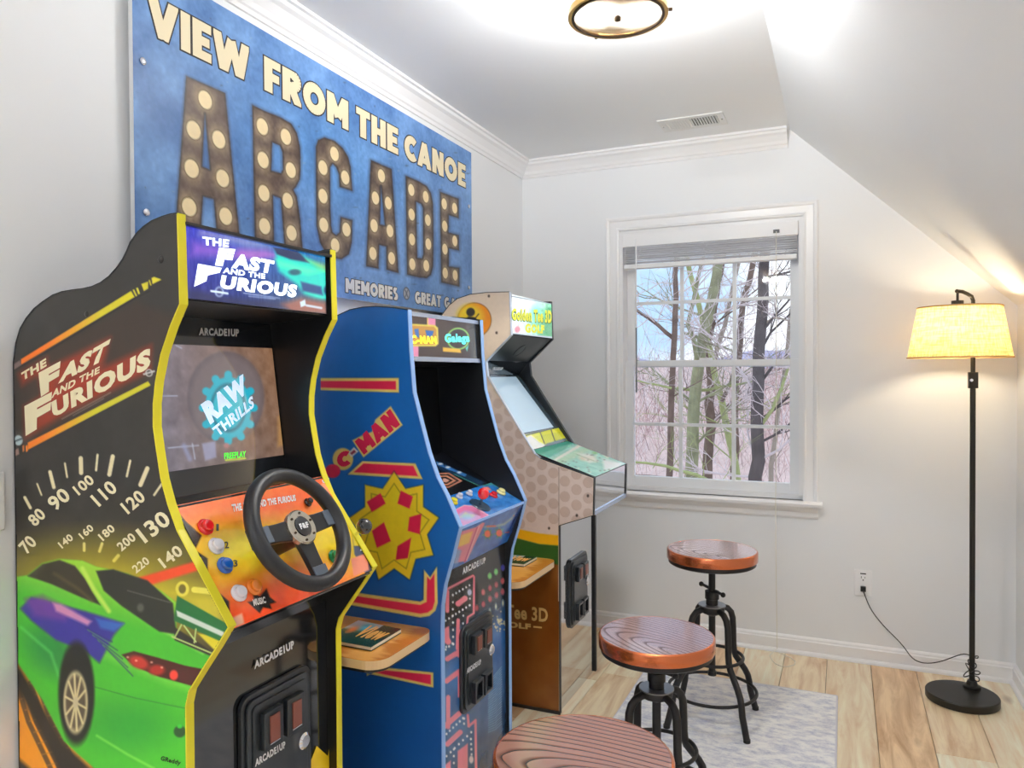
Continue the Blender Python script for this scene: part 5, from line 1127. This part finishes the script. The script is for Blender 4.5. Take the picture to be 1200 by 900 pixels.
cva, cvb = (scb[0]+.002, scb[1]-.003), (.456, 1.0125)
cv = face_canvas(cva, cvb, ya, yb, 120, 30); cv.fill((226, 226, 30)); cv.c = cv.c+0
for k in range(26): x = 618+k*1.75; cv.line([(x, 514-k*.36), (x+4, 524-k*.36)], .7, (170, 176, 40), .4, .7)
cv.line([(632, 505), (640, 526)], 1.1, (60, 66, 30)); cv.line([(645, 502), (651, 520)], 1., (60, 66, 30)); cv.line([(614, 511), (655, 500)], 1.2, (50, 56, 40))
cv.poly([(612, 514), (622, 510), (632, 518), (640, 522), (628, 534), (618, 530)], (236, 240, 226), 1.2); cv.poly([(640, 520), (664, 513), (664, 517), (634, 527)], (90, 110, 110), .8)
cv.build('bezel_print', print_mat('print_deck'), sgl, off=fnorm(cva, cvb, .0012), k=1.25, label='yellow instruction strip')
da, db = (.457, 1.010), (.722, .921)
slab('control_deck', da, db, ya-TH*.0, yb, .02, TMK, c3, 'teal and green printed control deck'); dk = c3.children[-1]
cv = face_canvas(da, db, ya, yb, 140, 110); cv.fill((150, 214, 200)); cv.noise(30, 10)
cv.poly([(620, 528), (664, 512), (676, 520), (640, 538), (628, 541)], (84, 184, 160), 1.); cv.poly([(640, 541), (690, 522), (700, 526), (650, 548)], (190, 216, 170), 3, .6)
for k in range(10): cv.line([(648+k*3.6, 541-k*2.0), (654+k*3.6, 537-k*2.2)], 2.2, (236, 238, 226), .8, .85); 
cv.ell(688, 537, 9, 3.6, (236, 224, 196), 1.4); cv.ell(688, 537, 5, 1.8, (196, 160, 130), 1.2, .8); cv.poly([(676, 531), (690, 532), (702, 541), (690, 543)], (240, 244, 236), 1.2, .8)
cv.line([(676, 533), (700, 542)], 1., (120, 150, 110), .7, .7)
cv.poly([(706, 538), (730, 543), (726, 548), (708, 552)], (240, 246, 246), 2, .9); cv.line([(703, 530), (712, 536)], 2.4, (236, 236, 220), 1, .8); cv.ell(697, 531, 3, 1.4, (120, 190, 110), 1.2)
for k in range(40): cv.ell(NPR.uniform(655, 715), NPR.uniform(530, 556), 1.2, .7, NPR.choice([235, 120])*np.array([.95, 1, .9]), .6, .7)
cv.build('deck_print', print_mat('print_deck'), dk, off=fnorm(da, db, .0012), k=1.15)
MIR = mat('polished_panel', (214, 216, 220), .07, 1., k=1.)
slab('deck_front', (.721, .918), (.717, .790), ya, yb-.012, .01, MIR, c3, 'mirror-like box front'); 
slab('deck_front_edge', (.722, .792), (.721, .776), ya, yb, .008, mat('edge_pale_blue', (190, 206, 236), .25, .4), c3)
slab('deck_bottom', (.717, .778), (.58, .731), ya, yb, .008, TMK, c3)
slab('front_panel', (.574, .735), (.574, .0), ya, yb, .012, MIR, c3, 'polished lower front panel'); 
pf3 = plane((.574, 0, .4), (1, 0, 0)); qa, qb = pf3(665.5, 690), pf3(685.5, 680)
coin_door(.574, qa[1], qb[1], pf3(669, 735)[2], pf3(669, 655)[2], c3)
mb = MB()
for i in range(1, 7):
    a, b = pr[i], pr[i+1]
    if i == 6: continue
    mb.prism([(a[0]+.004, ya, a[1]-.01), (b[0], ya, b[1]-.01), (b[0], ya, b[1]-.016), (a[0]+.004, ya, a[1]-.016)], (0, yb-ya, 0))
mb.build('top_cover', BLACK, c3)
slab('back_board', (.065, 1.5), (.065, .0), ya, yb, .01, BLACK, c3)
slab('kick_strip', (.585, .012), (.585, .0), Y3-.006, Y3, .5, BLACK, c3)

# ================================================================ WOODEN SIDE SHELVES
HON = wood_mat('honey_wood', (206, 128, 46), (236, 166, 76), 4, 3, .25, .6, (.4, 3, 1)); SHE = mat('shelf_edge', (226, 190, 140), .35, coat=.4)
def side_shelf(x1, y_panel, y_near, z, x0, label, brown=False, r=.05):
    t = thing('side_shelf', label, 'shelf', ((x0+x1)/2, y_panel, z-.04), 'small wooden side shelves')
    def outline(i, zz):
        P = [(x0, y_panel, zz), (x0, y_near+i, zz)]
        for k in range(9): a = math.radians(-90+90*k/8); P.append((x1-i-r+r*math.cos(a), y_near+i+r+r*math.sin(a), zz))
        for k in range(4): a = math.radians(90*k/3); P.append((x1-i-.03+.03*math.cos(a), y_panel-.03+.03*math.sin(a), zz))
        return P
    MB().prism(outline(0, z-.002), (0, 0, .002)).build('shelf_top', HON, t, 'honey-coloured wooden top')
    MB().prism(outline(.0004, z-.024), (0, 0, .022)).build('shelf_board', SHE, t)
    MB().prism(outline(.012, z-.036), (0, 0, .012)).build('under_board', BLACK, t)
    return t
sA = oZ(412, 752, .622)
side_shelf(.572, Y2-.0015, -2.235, .628, .22, 'small rounded wooden shelf on the side of the blue cabinet')
side_shelf(.572, Y3-.0015, -1.385, .598, .22, 'small rounded wooden shelf on the side of the golf cabinet')
def booklet(px, z, label, tx, tq):
    P = [oZ(x, y, z+.012) for x, y in px]; cx = sum(p[0] for p in P)/4; cy = sum(p[1] for p in P)/4
    t = thing('booklet', label, 'booklet', (cx, cy, z), 'booklets on the side shelves')
    V = [np.array([p[0], p[1], z+.0005]) for p in P]
    MB().prism(V, (0, 0, .003)).build('back_cover', mat('cover_green', (26, 66, 48), .4), t); MB().prism([v+(0, 0, .003) for v in V], (0, 0, .007)).build('pages', mat('paper', (226, 220, 205), .8), t)
    MB().prism([v+(0, 0, .010) for v in V], (0, 0, .0015)).build('front_cover', mat('cover_green'), t)
    A, B, C_, D = [v+(0, 0, .0118) for v in V]
    cvv = Canvas.quad(A, B, C_, D, 50, 30); cvv.fill((28, 70, 50)); u = cvv.u[..., None]; v = cvv.v[..., None]
    cvv._mix(np.clip((.42-cvv.v-(cvv.u-.4)*.3)*6, 0, 1)*(cvv.u < .6), (216, 210, 200)); cvv._mix(np.exp(-((cvv.u-.35)/.16)**2-((cvv.v-.25)/.22)**2), (60, 180, 210)); cvv._mix(np.exp(-((cvv.u-.2)/.10)**2-((cvv.v-.45)/.2)**2), (230, 120, 60))
    cvv.build('cover_print', print_mat('print_deck'), t)
    lettering('View', [tuple(np.array(q)) for q in [A*(1-a)*(1-b)+B*a*(1-b)+C_*a*b+D*(1-a)*b+np.array([0, 0, .0008]) for a, b in tq]], None, mat('ink_orange', (244, 170, 90), .4), t, 'cover_lettering', bold=.05)
    return t
booklet([(420, 727), (470, 737), (435, 758), (380, 748)], .628, 'dark green booklet with orange script on the shelf beside the blue cabinet', 0, [(.38, .12), (.95, .12), (.95, .72), (.38, .72)])
booklet([(596, 650), (629, 652.5), (614, 661), (578, 657)], .598, 'dark green booklet with orange script on the shelf beside the golf cabinet', 0, [(.3, .12), (.95, .12), (.95, .72), (.3, .72)])

# ================================================================ STOOLS
SEATW = wood_mat('seat_wood', (74, 38, 28), (146, 88, 70), 21, 3.4, .22, 1., (1, .28, 1), ramp=(.06, .34), bump=.3, nsc=.8, rings=True, loc=(.07, .04, 0), coat_ior=2.4)
COP = mat('copper_rim', (196, 104, 58), .22, .75, coat=.5); IRON = mat('dark_iron', (50, 48, 48), .42, .55, k=1.); IRL = mat('hub_iron', (140, 140, 142), .3, .8, k=1.)
SR = .166
def make_stool():
    t = thing('bar_stool', '', 'stool', (0, 0, 0), 'industrial swivel stools'); z = 0.
    seat = MB().lathe([(.001, -.006), (SR-.008, -.006), (SR-.005, 0), (SR-.008, .0), (.001, .0)], (0, 0, z), n=56, sm=False).build('seat', SEATW, t)
    MB().lathe([(SR-.012, -.036), (SR-.001, -.036), (SR, -.034), (SR, -.004), (SR-.002, -.001), (SR-.006, .0006), (SR-.008, -.002)], (0, 0, z), n=64).build('copper_rim', COP, t, 'shiny copper-coloured rim')
    MB().lathe([(.001, -.054), (SR-.012, -.054), (SR-.006, -.050), (SR-.006, -.036), (.001, -.036)], (0, 0, z), n=56).build('seat_pan', IRON, t)
    pole = MB().cyl((0, 0, -.30), (0, 0, -.054), .0125, 18).cyl((0, 0, -.066), (0, 0, -.054), .028, 20)
    pole.build('screw_pole', IRON, t)
    # base parts are modelled with the floor at z = 0
    H = .432
    MB().lathe([(.001, 0), (.022, 0), (.022, .02), (.026, .022), (.026, .05), (.001, .05)], (0, 0, H), n=24).build('collar', IRON, t)
    hb = MB().tube([(-.052, -.022, H+.062), (0, 0, H+.056), (.052, .022, H+.050)], .0055, 10).ball((-.054, -.023, H+.062), .0095, 12).ball((.054, .023, H+.050), .0095, 12)
    hb.build('crossbar', IRON, t)
    MB().lathe([(.001, -.004), (.05, -.004), (.05, 0), (.001, 0)], (0, 0, H), n=36).build('hub_plate', IRL, t)
    MB().lathe([(.014, -.042), (.03, -.034), (.046, -.026), (.048, -.004), (.001, -.004)], (0, 0, H), n=28).build('hub', IRON, t)
    for q in range(4):
        a = math.radians(45+90*q); ca, sa = math.cos(a), math.sin(a)
        prof = [(.03, H-.018), (.05, H-.016), (.07, H-.022), (.086, H-.038), (.094, H-.062), (.096, H-.10), (.097, .27), (.100, .245), (.108, .222), (.130, .192), (.150, .165), (.164, .140), (.171, .115), (.176, .08), (.1995, .0055)]
        prof = [(r, z_) for r, z_ in prof]
        MB().tube([(r*ca, r*sa, z_) for r, z_ in prof], .0118, 12).lathe([(.001, 0), (.0125, 0), (.0125, .012), (.001, .012)], (.2*ca, .2*sa, 0), n=12).build('leg', IRON, t)
    for r, z_ in ((.112, .238), (.160, .112)):
        MB().tube([(r*math.cos(s_), r*math.sin(s_), z_) for s_ in np.linspace(0, 2*math.pi, 48, endpoint=False)], .0062, 8, closed=True).build('foot_ring', IRON, t)
    MB().cyl((0, 0, .18), (0, 0, H-.04), .0125, 16).cyl((0, 0, .165), (0, 0, .18), .016, 14).build('lower_screw', IRON, t)
    return t
proto = make_stool()
def place(root, loc, seat_z, rot, label, srot, bar=0, bs=1.):
    root.location = loc; root.rotation_euler = (0, 0, math.radians(rot)); root['label'] = label
    for ch in root.children:
        if ch.name.split('.')[0] in ('seat', 'copper_rim', 'seat_pan', 'screw_pole'): ch.location.z = seat_z-loc[2]; ch.rotation_euler.z = math.radians(srot)
        else: ch.scale.z = bs
        if ch.name.split('.')[0] == 'crossbar': ch.rotation_euler.z = math.radians(bar)
def copy_tree(o, parent=None):
    c = o.copy(); COL.objects.link(c); c.parent = parent
    for ch in list(o.children): copy_tree(ch, c)
    return c
kids = list(proto.children)
st2 = copy_tree(proto); st3 = copy_tree(proto)
RUGZ = .0098
place(proto, (1.128, -.855, RUGZ), .650, 0, 'tallest stool, farthest, standing alone on the pale rug before the window', 62, -62)
place(st2, (1.085, -1.585, RUGZ), .557, 4, 'middle stool with wood grain seat and copper rim, between the other two', 58, -38, .91)
place(st3, (1.142, -2.425, RUGZ), .614, 8, 'nearest stool, its reddish brown wood seat cut by the bottom edge of the picture', 75, -20, .95)

# ================================================================ RUG
rug = thing('area_rug', 'pale grey-blue distressed rug under the stools', 'rug', (1.15, -1.5, 0))
m = bpy.data.materials.new('rug_pile'); m.use_nodes = True; n = m.node_tree; b = n.nodes['Principled BSDF']; b.inputs['Roughness'].default_value = .95
t = n.nodes.new('ShaderNodeTexCoord'); mp = n.nodes.new('ShaderNodeMapping'); mp.inputs['Scale'].default_value = (1.1, 2.2, 1); n.links.new(t.outputs['Object'], mp.inputs[0])
z = n.nodes.new('ShaderNodeTexNoise'); z.inputs['Scale'].default_value = 13; z.inputs['Detail'].default_value = 10; z.inputs['Roughness'].default_value = .8; n.links.new(mp.outputs[0], z.inputs['Vector'])
r = n.nodes.new('ShaderNodeValToRGB'); e = r.color_ramp.elements; e[0].position = .36; e[0].color = (*alb((168, 172, 192), 1.2), 1); e[1].position = .56; e[1].color = (*alb((220, 224, 238), 1.3), 1)
n.links.new(z.outputs['Fac'], r.inputs[0]); n.links.new(r.outputs[0], b.inputs['Base Color'])
zz = n.nodes.new('ShaderNodeTexNoise'); zz.inputs['Scale'].default_value = 380; bp = n.nodes.new('ShaderNodeBump'); bp.inputs['Strength'].default_value = .5; bp.inputs['Distance'].default_value = .003
n.links.new(t.outputs['Object'], zz.inputs['Vector']); n.links.new(zz.outputs['Fac'], bp.inputs['Height']); n.links.new(bp.outputs[0], b.inputs['Normal'])
rx0, rx1, ry0, ry1 = .785, 1.556, -2.75, -.450
MB().box((rx0, ry0, .0005), (rx1, ry1, .0085)).build('pile', m, rug, bevel=.003)
BD = mat('rug_binding', (206, 206, 216), .9)
for a, b_ in (((rx0, ry0), (rx1, ry0)), ((rx1, ry0), (rx1, ry1)), ((rx1, ry1), (rx0, ry1)), ((rx0, ry1), (rx0, ry0))):
    MB().tube([(a[0], a[1], .0045), (b_[0], b_[1], .0045)], .0046, 8).build('binding', BD, rug)

# ================================================================ FLOOR LAMP
hub = oZ(1139, 806, .03); bc = oZ(1127.5, 812, .03)
LB = mat('lamp_black', (44, 42, 38), .38, .4, k=1.)
lp = thing('floor_lamp', 'black metal floor lamp with a lit burlap shade in the right corner', 'floor lamp', (bc[0], bc[1], 0))
MB().lathe([(.001, 0), (.128, 0), (.130, .003), (.130, .026), (.127, .030), (.001, .030)], (bc[0], bc[1], .001), n=56).build('base', LB, lp)
hx, hy = hub[0], hub[1]
def zat(x, y): d = ray(x, y); t_ = (hy-CAM[1])/d[1]; return (CAM+d*t_)[2]
ztop = zat(1149, 351)
MB().lathe([(.001, 0), (.032, 0), (.032, .01), (.022, .014), (.016, .03), (.001, .03)], (hx, hy, .03), n=28).build('hub', LB, lp)
zk0, zk1 = zat(1149, 455), zat(1149, 436)
MB().cyl((hx, hy, .04), (hx, hy, zk0), .0105, 16).cyl((hx, hy, zk1), (hx, hy, zat(1149, 356)), .0085, 16).build('pole', LB, lp)
MB().box((hx-.017, hy-.017, zk0), (hx+.017, hy+.017, zk1)).build('switch_box', LB, lp, bevel=.002)
MB().cyl((hx-.008, hy-.017, (zk0+zk1)/2), (hx-.008, hy-.026, (zk0+zk1)/2), .006, 12).build('switch', mat('chrome'), lp, 'chrome rotary switch')
shx = .5*(oY(1079, 361, hy)[0]+oY(1166, 353, hy)[0])
scx = oY(1124, 390, hy-.05)[0]; scy = hy-.05; zt1 = oY(1124, 360, scy)[2]; zb1 = oY(1124, 419, scy)[2]
arm = [(hx, hy, zat(1149, 358)), (hx, hy, zat(1149, 352)), (hx-.006, hy-.004, zat(1149, 347)), (hx-.022, hy-.012, zat(1149, 344)), (scx+.01, scy+.004, zat(1125, 343)), (scx-.008, scy, zat(1121, 342.5))]
MB().tube(arm, .0075, 12).ball(arm[-1], .008, 12).build('arm', LB, lp)
MB().cyl((scx-.006, scy, zt1+.002), (scx-.006, scy, zt1+.026), .022, 20).cyl((scx-.006, scy, zt1+.024), (scx-.006, scy, arm[-1][2]), .005, 10).build('socket_cap', LB, lp)
zcs = float((np.array([scx, scy, 1.5])-CAM) @ RM[2]); rt, rb = 43.5/F_PX*zcs, 54/F_PX*zcs
m = bpy.data.materials.new('burlap'); m.use_nodes = True; n = m.node_tree; n.nodes.clear(); o_ = n.nodes.new('ShaderNodeOutputMaterial')
df = n.nodes.new('ShaderNodeBsdfDiffuse'); tl = n.nodes.new('ShaderNodeBsdfTranslucent'); mx = n.nodes.new('ShaderNodeMixShader'); mx.inputs[0].default_value = .62
t = n.nodes.new('ShaderNodeTexCoord')
wa = n.nodes.new('ShaderNodeTexNoise'); wa.inputs['Scale'].default_value = 60; mpa = n.nodes.new('ShaderNodeMapping'); mpa.inputs['Scale'].default_value = (.25, .25, 3.); n.links.new(t.outputs['Object'], mpa.inputs[0]); n.links.new(mpa.outputs[0], wa.inputs['Vector'])
wb = n.nodes.new('ShaderNodeTexNoise'); wb.inputs['Scale'].default_value = 90; mpb = n.nodes.new('ShaderNodeMapping'); mpb.inputs['Scale'].default_value = (2., 2., .12); n.links.new(t.outputs['Object'], mpb.inputs[0]); n.links.new(mpb.outputs[0], wb.inputs['Vector'])
ml = n.nodes.new('ShaderNodeMath'); ml.operation = 'MULTIPLY'; n.links.new(wa.outputs['Fac'], ml.inputs[0]); n.links.new(wb.outputs['Fac'], ml.inputs[1])
r = n.nodes.new('ShaderNodeValToRGB'); e = r.color_ramp.elements; e[0].position = .14; e[0].color = (.56, .36, .13, 1); e[1].position = .32; e[1].color = (.93, .69, .32, 1)
n.links.new(ml.outputs[0], r.inputs[0]); n.links.new(r.outputs[0], df.inputs[0]); n.links.new(r.outputs[0], tl.inputs[0])
n.links.new(df.outputs[0], mx.inputs[1]); n.links.new(tl.outputs[0], mx.inputs[2]); n.links.new(mx.outputs[0], o_.inputs[0])
K = 56; V = []
for i in range(K):
    a = 2*math.pi*i/K
    for rr, zz in ((rt, zt1), (rb, zb1)): V.append((scx+rr*math.cos(a), scy+rr*math.sin(a)*.92, zz))
mb = MB().add(V, [(2*i, 2*((i+1) % K), 2*((i+1) % K)+1, 2*i+1) for i in range(K)], 0, True); mb.build('lamp_shade', m, lp, 'burlap shade glowing yellow'); shade = lp.children[-1]
BDG = mat('shade_binding', (196, 160, 110), .8)
for rr, zz in ((rt, zt1), (rb, zb1)):
    MB().tube([(scx+rr*math.cos(s_), scy+rr*.92*math.sin(s_), zz) for s_ in np.linspace(0, 2*math.pi, 56, endpoint=False)], .0035, 6, closed=True).build('shade_binding', BDG, shade)
for k in range(3):
    a = k*2.094; MB().tube([(scx, scy, zt1-.004), (scx+rt*math.cos(a), scy+rt*.92*math.sin(a), zt1-.004)], .0018, 6).build('shade_spider', LB, shade)
m = EM.copy(); m.name = 'lamp_bulb_glow'; br2 = .03
m.node_tree.nodes['Principled BSDF'].inputs['Emission Strength'].default_value = LAMP_POWER/(math.pi*4*math.pi*br2**2)
m.node_tree.nodes['Principled BSDF'].inputs['Emission Color'].default_value = (1, .82, .55, 1)
MB().ball((scx-.006, scy, (zt1+zb1)/2+.01), br2, 14, sq=1.25).build('bulb', m, lp)
MB().cyl((scx-.006, scy, (zt1+zb1)/2+.05), (scx-.006, scy, zt1+.004), .014, 14).build('socket', LB, lp)
# cord
oc = thing('power_cord', 'thin black cord running from the wall outlet to the floor lamp', 'cord', (1.8, -.1, .02))
MB().box((ox-.011, -.028, oz-.034), (ox+.011, -.0094, oz-.012)).build('plug', DK, oc, bevel=.002)
cp = [(ox, -.026, oz-.028)]+[tuple(oY(x, y, yy)) for x, y, yy in ((1014, 699, -.03), (1020, 714, -.025), (1033, 731, -.022), (1046, 744, -.025), (1058, 756, -.04))]
cp += [tuple(oY(x, y, yy)) for x, y, yy in ((1068, 771, -.05), (1078, 776.5, -.055), (1090, 777.5, -.065), (1104, 775, -.08), (1118, 769.5, -.11))]+[tuple(oY(1130, 765.5, hy+.04)), tuple(oY(1139, 769, hy+.02))]
ang = np.linspace(0, 2*math.pi*3.2, 34)
cp += [(hx+(.02+.012*math.sin(a*1.7))*math.cos(a), hy+(.02+.012*math.sin(a*1.7))*math.sin(a), .15-.09*i/34+.012*math.sin(a*2.3)) for i, a in enumerate(ang)]
cu = bpy.data.curves.new('c', 'CURVE'); cu.dimensions = '3D'; s_ = cu.splines.new('NURBS'); s_.points.add(len(cp)-1)
for q, p in zip(s_.points, cp): q.co = (*p, 1)
s_.order_u = 3; s_.use_endpoint_u = True; cu.bevel_depth = .0022; cu.bevel_resolution = 2; cu.resolution_u = 3
tmp = bpy.data.objects.new('c', cu); COL.objects.link(tmp); dg = bpy.context.evaluated_depsgraph_get(); dg.update()
me = bpy.data.meshes.new_from_object(tmp.evaluated_get(dg)); bpy.data.objects.remove(tmp); me.transform(Matrix.Translation(-Vector(ORG[oc])))
me.materials.clear(); me.materials.append(DK); link('cable', me, oc)
bpy.context.view_layer.update()
